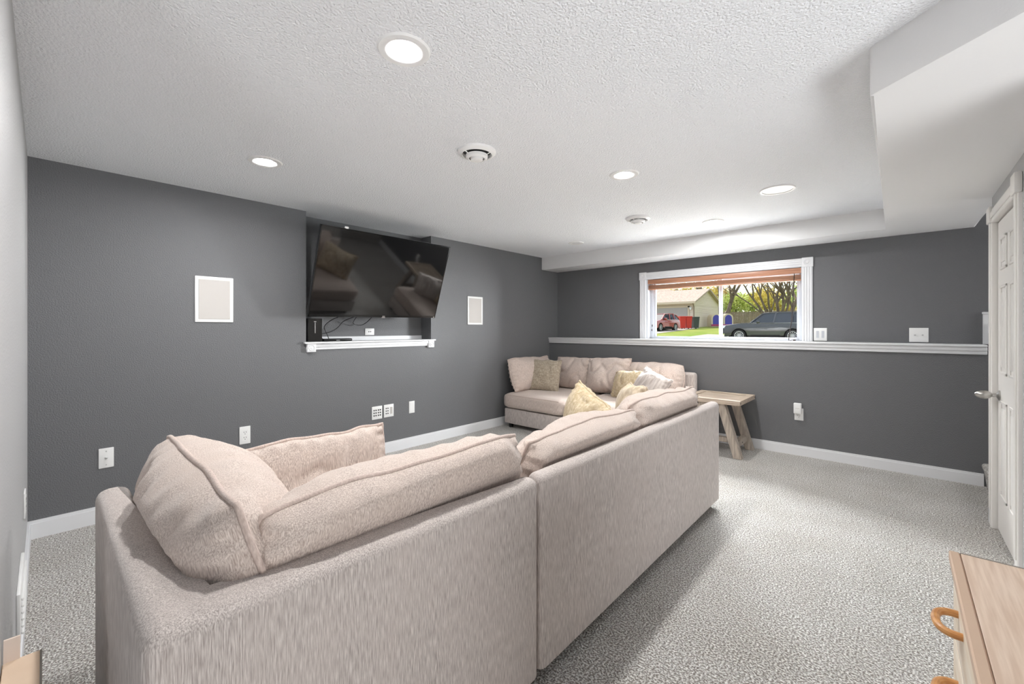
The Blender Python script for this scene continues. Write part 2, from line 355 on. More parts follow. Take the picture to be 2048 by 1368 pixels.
b = nb(); addbox(b, 0, 4.65, YC-.024, YC, 1.15, 1.186, r=.006, seg=2); addbox(b, 0, 4.65, YC-.016, YC, 1.12, 1.152, r=.005, seg=2); obj('ledge_moulding', b, M['trim'], t2)
t3 = thing('trim_recess', 'white moulded shelf under the television with rosette end blocks', 'shelf', (0, 2.36, 1.13), kind='structure')
box1('shelf_board', M['trim'], t3, -RD, .03, 1.646, 3.076, 1.20, 1.218)
box1('shelf_nosing', M['trim'], t3, 0.001, .045, 1.618, 3.12, 1.20, 1.218, r=.007, seg=2)
b = nb(); addbox(b, 0.001, .026, 1.64, 3.10, 1.168, 1.20, r=.006, seg=2); addbox(b, 0.001, .016, 1.64, 3.10, 1.143, 1.17, r=.004, seg=2); obj('shelf_moulding', b, M['trim'], t3)
for y in (1.683, 3.062): rosette(t3, 'x', .001, y, 1.163, .04, .032)
box1('shelf_upstand', M['trim'], t3, -RD, -RD+.014, 1.646, 3.076, 1.218, 1.262, r=.003, seg=1)
t4 = thing('trim_stair', 'white fluted trim end with two rosettes beside stairs', 'casing', (4.7, YB, 1.1), kind='structure')
box1('backing_board', M['trim'], t4, 4.645, 4.86, YB-.03, YB, 1.205, 1.47)
box1('cap', M['trim'], t4, 4.64, 4.86, YB-.04, YB, 1.47, 1.49, r=.005, seg=2)
b = nb(); fluted(b, 'v', 1.11, 1.36, 4.72, .075, YB-.03, d=.02); obj('fluted_strip', b, M['trim'], t4)
for z in (1.345, 1.145): rosette(t4, '-y', 4.72, YB-.03, z, .046, .03)
# window
t = thing('window_1', 'wide sliding window in white vinyl frame above the ledge', 'window', (2.4, 5.7, WZ0), kind='structure')
b = nb(); addbox(b, WX0, WX0+.015, YB, 5.80, WZ0, WZ1); addbox(b, WX1-.015, WX1, YB, 5.80, WZ0, WZ1); addbox(b, WX0, WX1, YB, 5.80, WZ1-.012, WZ1); addbox(b, WX0, WX1, YB-.005, 5.80, WZ0, WZ0+.016)
obj('jamb_liner', b, M['vinyl'], t)
b = nb(); y0, y1 = 5.70, 5.82
addbox(b, WX0+.015, WX0+.05, y0, y1, WZ0+.016, WZ1-.012, r=.004, seg=1); addbox(b, WX1-.05, WX1-.015, y0, y1, WZ0+.016, WZ1-.012, r=.004, seg=1)
addbox(b, WX0+.05, WX1-.05, y0, y1, WZ0+.016, WZ0+.04, r=.004, seg=1); addbox(b, WX0+.05, WX1-.05, y0, y1, WZ1-.05, WZ1-.012, r=.004, seg=1)
obj('frame', b, M['vinyl'], t)
for x0, x1, yy in ((WX0+.045, 2.455, 5.735), (2.405, WX1-.045, 5.775)):
    b = nb(); w = .034; z0, z1 = WZ0+.03, WZ1-.04
    addbox(b, x0, x0+w, yy-.014, yy+.014, z0, z1, r=.003, seg=1); addbox(b, x1-w, x1, yy-.014, yy+.014, z0, z1, r=.003, seg=1)
    addbox(b, x0+w, x1-w, yy-.014, yy+.014, z0, z0+.02, r=.003, seg=1); addbox(b, x0+w, x1-w, yy-.014, yy+.014, z1-w, z1, r=.003, seg=1)
    s = obj('sash', b, M['vinyl'], t)
    b = nb(); addbox(b, x0+w-.004, x1-w+.004, yy-.002, yy+.002, z0+.016, z1-w+.004); obj('pane', b, M['glass'], s)
b = nb(); addbox(b, 1.552, 1.56, 5.69, 5.70, 1.37, 1.40); addbox(b, 1.545, 1.553, 5.69, 5.70, 1.31, 1.335); obj('latch', b, M['slot'], t)
# blind
t = thing('wooden_blind', 'reddish wooden slat blind drawn up to the top of the window', 'blind', (2.41, 5.63, 1.87))
box1('valance', M['blind'], t, WX0+.004, WX1-.004, 5.605, 5.618, 1.955, 2.014, r=.004, seg=2)
box1('headrail', M['blind'], t, WX0+.018, WX1-.018, 5.62, 5.67, 1.975, 2.012)
for i in range(6): box1('slat', M['blind'], t, WX0+.018, WX1-.018, 5.618, 5.668, 1.898+i*.0075, 1.902+i*.0075, r=.001, seg=1)
box1('bottom_rail', M['blind'], t, WX0+.018, WX1-.018, 5.616, 5.67, 1.876, 1.894, r=.004, seg=2)
for x in (1.62, 2.42, 3.2):
    b = nb(); addtube(b, [(x, 5.643, 1.978), (x, 5.643, 1.88)], .0022, 6); obj('ladder_cord', b, M['cardl'], t)
b = nb(); addtube(b, smooth_path([(3.235, 5.612, 1.96), (3.225, 5.606, 1.72), (3.212, 5.604, 1.45), (3.185, 5.60, 1.225), (3.215, 5.585, 1.214)]), .004, 8); obj('pull_cord', b, M['tassel'], t)
b = nb(); addlathe(b, [(0, 0), (.008, .004), (.009, .02), (.004, .034), (0, .036)], (3.222, 5.583, 1.216), 'x', 12); obj('cord_tassel', b, M['tassel'], t)
# door
t = thing('door_1', 'white six panel door with egg shaped knob', 'door', (XR, 3.92, 0), kind='structure')
DY0, DY1 = 3.525, 4.275
xd = XR+.012
b = nb(); addbox(b, xd, xd+.035, DY0, DY1, .012, 2.045); obj('slab', b, M['door'], t)
sw = (DY1-DY0-.115*2-.10)/2
for (z0, z1) in ((1.72, 1.93), (1.05, 1.62), (.26, .88)):
    for k in (0, 1):
        y0 = DY0+.115+k*(sw+.10); y1 = y0+sw
        b = nb()
        for q in ((y0, y1, z0, z0+.018), (y0, y1, z1-.018, z1), (y0, y0+.018, z0, z1), (y1-.018, y1, z0, z1)): addbox(b, xd-.007, xd+.001, *q, r=.003, seg=1)
        addbox(b, xd-.006, xd+.001, y0+.045, y1-.045, z0+.045, z1-.045, r=.005, seg=2)
        obj('panel', b, M['door'], t)
b = nb(); ky, kz = 4.205, .905
addlathe(b, [(0, 0), (.034, 0), (.034, .006), (.022, .011), (.013, .016), (.011, .034), (.015, .038), (.024, .05), (.0285, .066), (.027, .085), (.019, .103), (.008, .113), (0, .115)], (xd, ky, kz), '-x', 24)
obj('knob', b, M['nickel'], t)
for z in (.30, 1.08, 1.79):
    b = nb(); addlathe(b, [(0, -.046), (.004, -.046), (.008, -.042), (.008, .042), (.004, .046), (0, .046)], (xd-.006, DY0-.004, z), 'z', 12); addbox(b, xd-.002, xd+.002, DY0, DY0+.02, z-.044, z+.044); obj('hinge', b, M['nickel'], t)
t = thing('trim_door', 'white door casing with square corner blocks', 'casing', (XR, 3.92, 0), kind='structure')
for y0, y1 in ((4.285, 4.372), (3.427, 3.514)):
    b = nb(); addbox(b, XR-.018, XR+.06, y0, y1, 0, 2.06, r=.004, seg=1); addbox(b, XR-.024, XR-.016, y0+.02, y1-.02, .12, 2.06, r=.004, seg=2); obj('side_casing', b, M['door'], t)
b = nb(); addbox(b, XR-.018, XR+.06, 3.514, 4.285, 2.055, 2.145, r=.004, seg=1); addbox(b, XR-.024, XR-.016, 3.514, 4.285, 2.08, 2.125, r=.004, seg=2); obj('head_casing', b, M['door'], t)
for y in (4.328, 3.47):
    b = nb(); addbox(b, XR-.032, XR, y-.052, y+.052, 2.055, 2.165, r=.008, seg=2); obj('corner_block', b, M['door'], t)
# stairs
t = thing('stairs', 'carpeted staircase climbing beside the door', 'stairs', (4.65, 5.0, 0), kind='structure')
for i in range(5):
    x = 4.648+i*.27; b = nb()
    addprism(b, [(x, 0), (6.2, 0), (6.2, .195*(i+1)), (x-.03, .195*(i+1)), (x-.03, .195*(i+1)-.04)], 4.425, 5.58 if i else YC+.19, r=.02, seg=3,
             keep=lambda e, x=x: all(v.co.x < x+.01 and v.co.y > .12 for v in e.verts), mtx=Matrix.Rotation(PI/2, 4, 'X') @ Matrix.Scale(-1, 4, (0, 0, 1)))
    obj('step', b, M['step'], t)

# ------------------------------------------------------------------ ceiling fixtures
def can(x, y, label, lit=True, r=.103):
    t = thing('recessed_light', label, 'light', (x, y, H), 'recessed ceiling lights' if lit else None)
    b = nb(); addlathe(b, [(r*.5, -.001), (r*.52, .003), (r*.7, .008), (r*.94, .007), (r, 0), (r, -.002)], (x, y, H), '-z', 48); obj('trim_ring', b, M['plastic'], t)
    b = nb(); addlathe(b, [(0, .0055), (r*.3, .005), (r*.505, .003), (r*.505, 0)], (x, y, H), '-z', 40); obj('lens', b, M['lens'] if lit else M['shade'], t)
can(2.655, .953, 'lit recessed ceiling light above the near sofa corner')
can(1.018, .974, 'lit recessed ceiling light next to the television wall')
can(2.649, 2.776, 'lit recessed ceiling light in the middle of ceiling between the two vents')
can(2.687, 4.607, 'lit recessed ceiling light closest to the soffit over the window')
can(1.035, 4.583, 'unlit round white ceiling fixture near the soffit and television wall', False, .1)
def vent(x, y, label):
    t = thing('ceiling_vent', label, 'vent', (x, y, H), 'round ceiling vents')
    b = nb(); addlathe(b, [(.118, 0), (.117, .012), (.108, .02), (.094, .026), (.09, .022), (.088, .0)], (x, y, H), '-z', 40); obj('outer_ring', b, M['plastic'], t)
    b = nb(); addlathe(b, [(.089, .0), (.089, .003), (0, .003)], (x, y, H), '-z', 32); obj('dark_throat', b, M['slot'], t)
    b = nb(); addlathe(b, [(.068, .026), (.066, .042), (.052, .05), (.047, .046), (.06, .028)], (x, y, H), '-z', 40); obj('middle_cone', b, M['plastic'], t)
    b = nb(); addlathe(b, [(.012, .003), (.012, .04), (.04, .043), (.037, .055), (.018, .06), (0, .06)], (x, y, H), '-z', 40); obj('centre_disc', b, M['plastic'], t)
    for a in range(3):
        b = nb(); c, s = math.cos(a*2.1+.4), math.sin(a*2.1+.4); addtube(b, [(x+.04*c, y+.04*s, H-.04), (x+.09*c, y+.09*s, H-.018)], .003, 6); obj('strut', b, M['plastic'], t)
vent(2.165, 1.80, 'round white ceiling vent between the sofa corner and the television')
vent(2.18, 3.965, 'round white ceiling vent toward the window soffit')
t = thing('ceiling_speaker', 'large flat round white ceiling speaker near the soffit corner', 'speaker', (3.386, 3.89, H))
b = nb(); addlathe(b, [(.104, .003), (.104, .008), (.12, .008), (.124, 0)], (3.386, 3.89, H), '-z', 48); obj('rim', b, M['plastic'], t)
b = nb(); addlathe(b, [(.105, 0), (.105, .004), (0, .005)], (3.386, 3.89, H), '-z', 48); obj('grille', b, M['plastic'], t)

# ------------------------------------------------------------------ wall plates and speakers
def plate(name, label, cat, wall, a0, a1, z0, z1, kind, off=0.0, group=None):
    """wall 'L': x=off facing +x, a along y; 'B': y=off facing -y, a along x; 'N': y=off facing +y"""
    def bx(bm, u0, u1, w0, w1, d0, d1, r=0):
        if wall == 'L': addbox(bm, off+d0, off+d1, u0, u1, w0, w1, r=r, seg=2)
        elif wall == 'B': addbox(bm, u0, u1, off-d1, off-d0, w0, w1, r=r, seg=2)
        else: addbox(bm, u0, u1, off+d0, off+d1, w0, w1, r=r, seg=2)
    base = {'L': (off, (a0+a1)/2, z0), 'B': ((a0+a1)/2, off, z0), 'N': ((a0+a1)/2, off, z0)}[wall]
    t = thing(name, label, cat, base, group)
    b = nb(); bx(b, a0, a1, z0, z1, 0, .007, .003); obj('cover_plate', b, M['plastic'], t)
    am, zm = (a0+a1)/2, (z0+z1)/2; w, h = a1-a0, z1-z0
    def small(nm, u, z, du, dz, m=M['slot'], d=.009): b = nb(); bx(b, u-du, u+du, z-dz, z+dz, .006, d); obj(nm, b, m, t)
    if kind == 'outlet':
        small('receptacle', am, zm, w*.26, h*.31, M['plastic'], .0085)
        for s in (-1, 1):
            z = zm+s*h*.15
            small('slot', am-w*.1, z+.004, .0016, .0055); small('slot', am+w*.1, z+.004, .0016, .0055); small('ground_hole', am, z-.011, .0028, .0026)
    if kind == 'coax':
        small('screw', am, z1-h*.16, .003, .003, M['silver']); small('screw', am, z0+h*.16, .003, .003, M['silver'])
        b = nb(); p = (off+.006, am, zm) if wall == 'L' else (am, off-.006, zm)
        addlathe(b, [(0, 0), (.007, 0), (.007, .006), (.0045, .007), (.0045, .02), (0, .02)], p, 'x' if wall == 'L' else '-y', 12); obj('coax_jack', b, M['silver'], t)
    if kind == 'coax2':
        for s in (-1, 1):
            b = nb(); addlathe(b, [(0, 0), (.007, 0), (.007, .006), (.0045, .007), (.0045, .018), (0, .018)], (am+s*w*.2, off-.006, zm), '-y', 12); obj('coax_jack', b, M['silver'], t)
    if kind == 'jacks':
        for i in range(4):
            for j in (-1, 0, 1): small('jack', a0+w*(.2+.19*i+(.04 if i > 1 else 0)), zm+j*h*.2, .0065, .007)
    if kind == 'jacks2':
        for i in range(2):
            for j in (-1, 0, 1): small('jack', a0+w*(.22+.18*i), zm+j*h*.2, .0055, .006)
        small('port_block', a0+w*.74, zm, w*.1, h*.27, M['grille'])
    if kind == 'duo':
        for s in (-1, 1): small('jack', am+s*w*.1, zm, .006, .005)
    if kind == 'switch2':
        for s in (-1, 1): small('rocker', am+s*w*.2, zm, w*.1, h*.27, M['vinyl'], .011)
    if kind == 'blank': small('insert', am, zm, w*.3, h*.38, M['plastic'], .0085)
    return t
plate('cable_plate', 'white cable jack wall plate low on the television wall near the corner', 'wall plate', 'L', .251, .329, .372, .51, 'coax')
plate('power_outlet', 'white power outlet on television wall between two sofa cushions', 'outlet', 'L', 1.10, 1.182, .368, .516, 'outlet')
plate('jack_plate', 'wide white wall plate filled with dark speaker jacks', 'wall plate', 'L', 2.312, 2.432, .382, .52, 'jacks')
plate('jack_plate', 'wide white wall plate with jacks and one port block', 'wall plate', 'L', 2.453, 2.572, .386, .522, 'jacks2')
plate('blank_plate', 'narrow plain white wall plate right of the jack plates', 'wall plate', 'L', 2.77, 2.844, .385, .52, 'blank')
plate('jack_plate', 'small white wall plate with two jacks inside the television recess', 'wall plate', 'L', 2.34, 2.449, 1.272, 1.346, 'duo', off=-RD)
plate('light_switch', 'white double light switch beside the window casing', 'switch', 'B', 3.414, 3.53, 1.213, 1.35, 'switch2', off=YB)
plate('cable_plate', 'white double cable jack plate just above the ledge', 'wall plate', 'B', 4.168, 4.302, 1.215, 1.35, 'coax2', off=YB)
plate('power_outlet', 'white power outlet under the ledge with a device plugged in', 'outlet', 'B', 3.272, 3.352, .372, .50, 'outlet', off=YC)
plate('power_outlet', 'white power outlet on the grey wall above the low register', 'outlet', 'N', .68, .80, .37, .50, 'outlet', off=YN)
t = thing('plug_in_device', 'small white device plugged into the outlet under the ledge', 'plug', (3.31, YC-.02, .44))
box1('body', M['plastic'], t, 3.27, 3.338, YC-.05, YC-.009, .445, .556, r=.006); box1('face_line', M['grille'], t, 3.285, 3.323, YC-.0515, YC-.0495, .50, .503)
t = thing('wall_register', 'low white air register on the grey wall behind the cardboard box', 'vent', (1.4, YN, .15))
box1('frame', M['plastic'], t, 1.16, 1.62, YN, YN+.012, .14, .33, r=.004, seg=2)
for i in range(6): box1('louvre', M['plastic'], t, 1.19, 1.59, YN+.012, YN+.02, .16+i*.026, .172+i*.026, r=.003, seg=1)
for y0, y1, lb in ((.794, 1.055, 'square white wall speaker near the corner end of television wall'), (3.65, 3.915, 'square white wall speaker between the television and the window wall')):
    t = thing('wall_speaker', lb, 'speaker', (0, (y0+y1)/2, 1.395))
    b = nb(); addbox(b, 0, .01, y0, y1, 1.395, 1.76, r=.004, seg=2); obj('frame', b, M['plastic'], t)
    box1('grille', M['grille'], t, .006, .0125, y0+.024, y1-.024, 1.419, 1.736, r=.002, seg=1)

# ------------------------------------------------------------------ television and the things on its shelf
TW, TH = 1.45, .8294
t = lthing('television', 'large black flat television tilted forward from the wall recess', 'television', (.304, 2.306, 1.849)); t.rotation_mode = 'XYZ'
R = Matrix.Rotation(.043, 3, 'Z'); ry = R @ Vector((0, 1, 0)); R2 = Matrix.Rotation(.343, 3, ry) @ R; nx = R2 @ Vector((1, 0, 0)); R3 = Matrix.Rotation(.013, 3, nx) @ R2
t.rotation_euler = R3.to_euler()
b = nb(); addbox(b, -.035, -.004, -TW/2, TW/2, -TH/2, TH/2, r=.004, seg=2); addbox(b, -.07, -.03, -TW*.4, TW*.4, -TH*.42, TH*.2, r=.015, seg=2); obj('back_cover', b, M['black'], t)
b = nb()
for q in ((-TW/2, TW/2, TH/2-.012, TH/2), (-TW/2, TW/2, -TH/2, -TH/2+.022), (-TW/2, -TW/2+.011, -TH/2, TH/2), (TW/2-.011, TW/2, -TH/2, TH/2)): addbox(b, -.006, .002, *q, r=.0015, seg=1)
obj('bezel', b, M['blackg'], t)
box1('screen', M['screen'], t, -.005, 0, -TW/2+.011, TW/2-.011, -TH/2+.022, TH/2-.012)
b = nb()
for k in (-1, 0, 1): addbox(b, .0015, .004, .045+k*.011-.004, .045+k*.011+.004, -TH/2+.004+(.003 if k else 0), -TH/2+.017)
addbox(b, .0015, .004, .025, .066, -TH/2-.006, -TH/2+.004); obj('badge', b, M['silver'], t)
box1('sensor_clip', M['plastic'], t, -.02, .004, -TW/2+.215, -TW/2+.245, TH/2-.002, TH/2+.016, r=.004, seg=1)
box1('corner_sticker', M['silver'], t, .0015, .0025, TW/2-.03, TW/2-.012, -TH/2+.003, -TH/2+.014)
b = nb(); q = R3.transposed()
def loc_tv(p): return q @ (Vector(p)-Vector((.304, 2.306, 1.849)))
for y in (2.18, 2.48):
    addtube(b, [loc_tv((-RD+.005, y, 1.80)), loc_tv((.08, y, 1.80)), loc_tv((.25, y, 1.85))], .016, 8)
    addtube(b, [loc_tv((-RD+.01, y, 1.62)), loc_tv((-RD+.01, y, 2.0))], .014, 8)
addtube(b, [loc_tv((-RD+.01, 2.1, 1.80)), loc_tv((-RD+.01, 2.56, 1.80))], .02, 8); obj('wall_mount', b, M['black'], t)
t = thing('media_box', 'upright black media box at the end of the television shelf', 'electronics', (-.08, 1.74, 1.218))
box1('case', M['black'], t, -.16, -.012, 1.664, 1.80, 1.224, 1.44, r=.004, seg=2); box1('front', M['blackg'], t, -.012, -.008, 1.668, 1.796, 1.228, 1.436)
b = nb(); addbox(b, -.0085, -.0065, 1.728, 1.734, 1.30, 1.40); addbox(b, -.0085, -.0065, 1.72, 1.742, 1.405, 1.413); obj('front_marks', b, M['silver'], t)
b = nb(); addbox(b, -.15, -.02, 1.67, 1.79, 1.218, 1.225); obj('foot', b, M['black'], t)
t = thing('set_top_device', 'flat black streaming device lying on the television shelf', 'electronics', (-.08, 1.98, 1.218))
b = nb(); addbox(b, -.12, -.035, 1.825, 2.12, 1.218, 1.244, r=.01, seg=3); obj('body', b, M['black'], t)
b = nb(); addbox(b, -.036, -.033, 1.95, 1.985, 1.224, 1.23); obj('indicator', b, M['silver'], t)
for i, (pts, lb) in enumerate((([(.02, 1.97, 1.47), (-.06, 1.90, 1.42), (-.1, 1.86, 1.36), (-.08, 1.88, 1.28), (-.07, 1.89, 1.243)], 'black cable dropping from the television to the flat device'),
                  ([(.02, 2.13, 1.47), (-.1, 2.06, 1.42), (-.12, 2.0, 1.35), (-.11, 1.92, 1.31), (-.1, 1.80, 1.285)], 'long black cable sagging from the television to the media box'),
                  ([(.02, 2.14, 1.47), (-.12, 2.17, 1.40), (-.13, 2.26, 1.38), (-.1, 2.31, 1.41), (.02, 2.31, 1.47)], 'short loop of black cable hanging under the television'),
                  ([(-.09, 1.80, 1.27), (-.07, 1.82, 1.25), (-.06, 1.83, 1.238)], 'stub of black cable between media box and flat device'))):
    b = nb(); addtube(b, smooth_path(pts), .0038, 6); tag(obj('cable', b, M['black']), lb, 'cable')

# ------------------------------------------------------------------ sofas
SB = .79
def topedge(zmin): return lambda e: all(v.co.z > zmin for v in e.verts) or (abs(e.verts[0].co.z-e.verts[1].co.z) > .2)
def feet(t, pts):
    for x, y in pts:
        b = nb(); addlathe(b, [(0, 0), (.026, 0), (.034, .062), (0, .062)], (x, y, 0), 'z', 16); obj('foot', b, M['black'], t)
def seat(t, x0, x1, y0, y1, front, z0=.262, z1=.47, name='seat_cushion'):
    """crowned boxed seat cushion with welt along its front"""
    b = nb(); n = 22; g = {}
    tm = bmesh.new(); bmesh.ops.create_cube(tm, size=1)
    bmesh.ops.subdivide_edges(tm, edges=tm.edges[:], cuts=11, use_grid_fill=True)
    ax, ay, az = (x1-x0)/2, (y1-y0)/2, (z1-z0)/2
    for v in tm.verts:
        u = Vector((v.co.x*2, v.co.y*2, v.co.z*2)); r = .07
        p = Vector((u.x*ax, u.y*ay, u.z*az))
        c = Vector((max(-ax+r, min(ax-r, p.x)), max(-ay+r, min(ay-r, p.y)), max(-az+r, min(az-r, p.z))))
        d = p-c
        if d.length > 1e-6: p = c+d.normalized()*r*min(1, max(abs(d.x), abs(d.y), abs(d.z))/r)
        cr = (1-u.x**2)*(1-u.y**2)
        p.z += (.022*cr+.006*noise.noise(Vector((p.x*5+x0*7, p.y*5, 1))))*(1 if u.z > 0 else 0)
        v.co = p+Vector(((x0+x1)/2, (y0+y1)/2, (z0+z1)/2))
    merge(b, tm); o = obj(name, b, M['cush'], t, angle=80)
    b = nb(); k = .022
    zt = z1-.022
    if front == '-x': addtube(b, [(x0+.02, y, zt) for y in (y0+.06, (y0+y1)/2, y1-.06)], .006, 8)
    else: addtube(b, [(x, y0+.02, zt) for x in (x0+.06, (x0+x1)/2, x1-.06)], .006, 8)
    obj('welt', b, M['piping'], o)
t = thing('sofa', 'beige chenille corner sofa section with low backs on two sides', 'sofa', (2.6, .7, 0), 'sectional sofa pieces')
b = nb(); addprism(b, [(2.045, .116), (3.112, .116), (3.112, 1.238), (3.032, 1.238), (3.032, .206), (2.045, .206)], .06, SB, r=.034, seg=5, keep=topedge(.5)); obj('back_frame', b, M['sofa'], t, angle=60)
box1('base', M['sofa'], t, 2.07, 3.031, .207, 1.237, .06, .262, r=.012, seg=2)
seat(t, 2.04, 3.028, .21, 1.236, '-x'); feet(t, [(2.13, .19), (3.05, .19), (3.05, 1.17), (2.13, 1.17)])
t = thing('sofa', 'long beige chenille armless sofa section with its back toward the carpet walkway', 'sofa', (2.6, 2.35, 0), 'sectional sofa pieces')
b = nb(); addprism(b, [(3.028, 1.246), (3.108, 1.246), (3.09, 3.455), (3.01, 3.455)], .06, SB, r=.034, seg=5, keep=topedge(.5)); obj('back_frame', b, M['sofa'], t, angle=60)
box1('base', M['sofa'], t, 2.07, 3.012, 1.246, 3.44, .06, .262, r=.012, seg=2)
seat(t, 2.04, 3.016, 1.25, 2.34, '-x'); seat(t, 2.04, 3.008, 2.35, 3.44, '-x'); feet(t, [(3.03, 1.34), (3.02, 3.38), (2.13, 1.34), (2.13, 3.38)])
t = thing('sofa', 'beige chenille sofa under the window ledge in the far corner', 'sofa', (1.2, 4.8, 0), 'sectional sofa pieces')
b = nb(); addprism(b, [(.1, 5.225), (2.29, 5.225), (2.29, 5.345), (.1, 5.345)], .06, .81, r=.035, seg=5, keep=topedge(.5)); obj('back_frame', b, M['sofa'], t, angle=60)
box1('base', M['sofa'], t, .105, 2.285, 4.235, 5.224, .06, .262, r=.012, seg=2)
seat(t, .09, 1.085, 4.20, 5.222, '-y'); seat(t, 1.095, 2.29, 4.22, 5.222, '-y'); feet(t, [(.17, 4.3), (2.22, 4.3), (.17, 5.28), (2.22, 5.28)])

def pillow(name, label, w, h, t, loc, yaw, lean, m, seed=0, group=None, k=.25, ears=0, p=2.6, wr=.014, clamp=None, pipe=.0065, roll=0, slump=0, pm=None, cat='cushion', sagtop=.02, nu=44, nv=32):
    """knife-edge cushion: local X width, Z height from its base, Y thickness; leans toward +Y at the top"""
    R = Matrix.Rotation(yaw, 4, 'Z') @ Matrix.Rotation(-lean, 4, 'X') @ Matrix.Rotation(roll, 4, 'Y')
    MW = Matrix.Translation(loc) @ R; MI = MW.inverted()
    sd = seed*17.3
    def outline(u, v):
        x = u*math.sqrt(max(0, 1-k*v*v/2)); z = v*math.sqrt(max(0, 1-k*u*u/2))
        x *= 1-ears*(1-v*v); z *= 1-ears*(1-u*u)
        ww = .02*noise.noise(Vector((u*2.2+sd, v*2.2, 3.1)))
        zz = z*h/2
        if v > 0: zz -= sagtop*v*v*(.55+.9*noise.noise(Vector((u*2.6+sd, 7.7, 1.3))))
        return x*w/2*(1+ww), zz
    def fix(P):
        if clamp is None: return P
        q = MW @ P; q = clamp(q); return MI @ q
    bm = bmesh.new(); rows = {}
    for side in (-1, 1):
        for j in range(nv+1):
            for i in range(nu+1):
                edge = i in (0, nu) or j in (0, nv)
                if edge and side == 1: rows[(1, i, j)] = rows[(-1, i, j)]; continue
                u = -math.cos(PI*i/nu)*.35+(2*i/nu-1)*.65; v = -math.cos(PI*j/nv)*.35+(2*j/nv-1)*.65
                x, z = outline(u, v)
                a = max(0, 1-abs(u)**p); c = max(0, 1-abs(v)**p)
                th = t/2*math.sqrt(a*c) if not edge else 0
                th *= 1+slump*(-v)*.5
                e = min(1-abs(u), 1-abs(v))                      # distance from the seam
                P3 = Vector((x*3.2+sd, z*3.2, side*2.0+sd))
                th += wr*1.2*noise.noise(P3*1.3)*min(1, e*5)
                ridge = 1-abs(noise.noise(Vector((x*7+sd, z*4.5-sd, side*3.3))))*2.2
                th -= wr*max(0, ridge)**3*min(1, e*4)
                s = (u if (1-abs(v)) < (1-abs(u)) else v)
                th += wr*.8*math.sin(s*26+sd+3*noise.noise(P3))*max(0, 1-e*5.5)*min(1, e*22)
                th = max(th, 0 if edge else .002)
                off = .03*noise.noise(Vector((x*2.6+sd, z*2.6, 9)))
                rows[(side, i, j)] = bm.verts.new(fix(Vector((x, side*th+off, z+h/2))))
    for side in (-1, 1):
        for j in range(nv):
            for i in range(nu):
                q = [rows[(side, i, j)], rows[(side, i+1, j)], rows[(side, i+1, j+1)], rows[(side, i, j+1)]]
                try: bm.faces.new(q if side == -1 else q[::-1])
                except ValueError: pass
    bmesh.ops.recalc_face_normals(bm, faces=bm.faces)
    ring = [rows[(-1, i, 0)] for i in range(nu)]+[rows[(-1, nu, j)] for j in range(nv)]+[rows[(-1, i, nv)] for i in range(nu, 0, -1)]+[rows[(-1, 0, j)] for j in range(nv, 0, -1)]
    path = [v.co.copy() for v in ring]
    o = lthing(name, label, cat, loc, group=group); o.rotation_euler = R.to_euler()
    c = obj('cover', bm, m, o, angle=180)
    if pipe:
        b = nb(); addtube(b, path, pipe, 6, closed=True); obj('piping', b, pm or M['piping'], o, angle=180)
    return o
Z0 = .478
def blend(z): return max(0, min(1, (z-SB+.005)/.06))
def cl_near(q):                      # cushions press against the low back of the near pieces and swell a little over its top
    lim = 3.026-max(0, q.y-1.24)*.0082
    q.x = min(q.x, lim+.035*blend(q.z)); q.z = max(q.z, Z0+.001); return q
def cl_side(q):
    q.y = max(q.y, .212-.04*blend(q.z))
    if q.z < SB+.01: q.x = min(q.x, 3.026)
    q.z = max(q.z, Z0+.001); return q
def cl_far(q):
    if q.z < .80: q.y = min(q.y, 5.218)
    q.y = min(q.y, 5.375); q.x = max(q.x, .03); q.z = max(q.z, Z0+.001); return q
def cl_seat(q): q.z = max(q.z, Z0+.001); return q
D = math.radians
pillow('back_cushion', 'plump beige back cushion against the end back of the corner sofa section', 1.04, .52, .40, (2.52, .42, Z0-.01), D(180), D(14), M['cush'], 1, k=.4, p=2.2, clamp=cl_side, wr=.022, pipe=.008)
pillow('back_cushion', 'wide beige back cushion by the seam between the two near sofa sections', .97, .505, .42, (2.85, .80, Z0-.01), D(-90), D(17), M['cush'], 2, roll=D(2), k=.35, p=2.3, clamp=cl_near, wr=.024)
pillow('back_cushion', 'wrinkled beige back cushion in the middle of the long sofa section', 1.02, .455, .42, (2.84, 1.80, Z0-.01), D(-90), D(17), M['cush'], 3, k=.35, p=2.3, clamp=cl_near, wr=.026)
pillow('back_cushion', 'creased beige back cushion at the table end of the long sofa section', 1.04, .495, .42, (2.83, 2.74, Z0-.01), D(-91), D(17), M['cush'], 4, k=.3, p=2.3, clamp=cl_near, wr=.03, sagtop=.03)
pillow('loose_cushion', 'thin beige piped cushion standing on the front of the corner seat', .68, .41, .17, (2.25, .82, Z0), D(-86), D(-8), M['cush'], 5, k=.12, ears=.05, clamp=cl_seat, wr=.02, pipe=.009)
pillow('back_cushion', 'beige back cushion leaning on the television wall at the end of far sofa', .92, .48, .26, (.25, 4.74, Z0), D(90), D(18), M['cush'], 6, k=.15, ears=.03, clamp=cl_far, wr=.02)
pillow('back_cushion', 'beige back cushion behind the textured square pillow on the far sofa', .68, .47, .30, (.64, 5.10, Z0), D(0), D(12), M['cush'], 7, k=.2, clamp=cl_far, wr=.022)
pillow('back_cushion', 'gathered beige back cushion with peaked corner in the middle of the far sofa', .66, .50, .30, (1.22, 5.05, Z0), D(3), D(12), M['cush'], 8, k=.2, ears=.05, clamp=cl_far, wr=.03, roll=D(-3))
pillow('back_cushion', 'beige back cushion at the table end of the far sofa', .76, .46, .30, (1.83, 5.09, Z0), D(-2), D(12), M['cush'], 9, k=.4, clamp=cl_far, wr=.022)
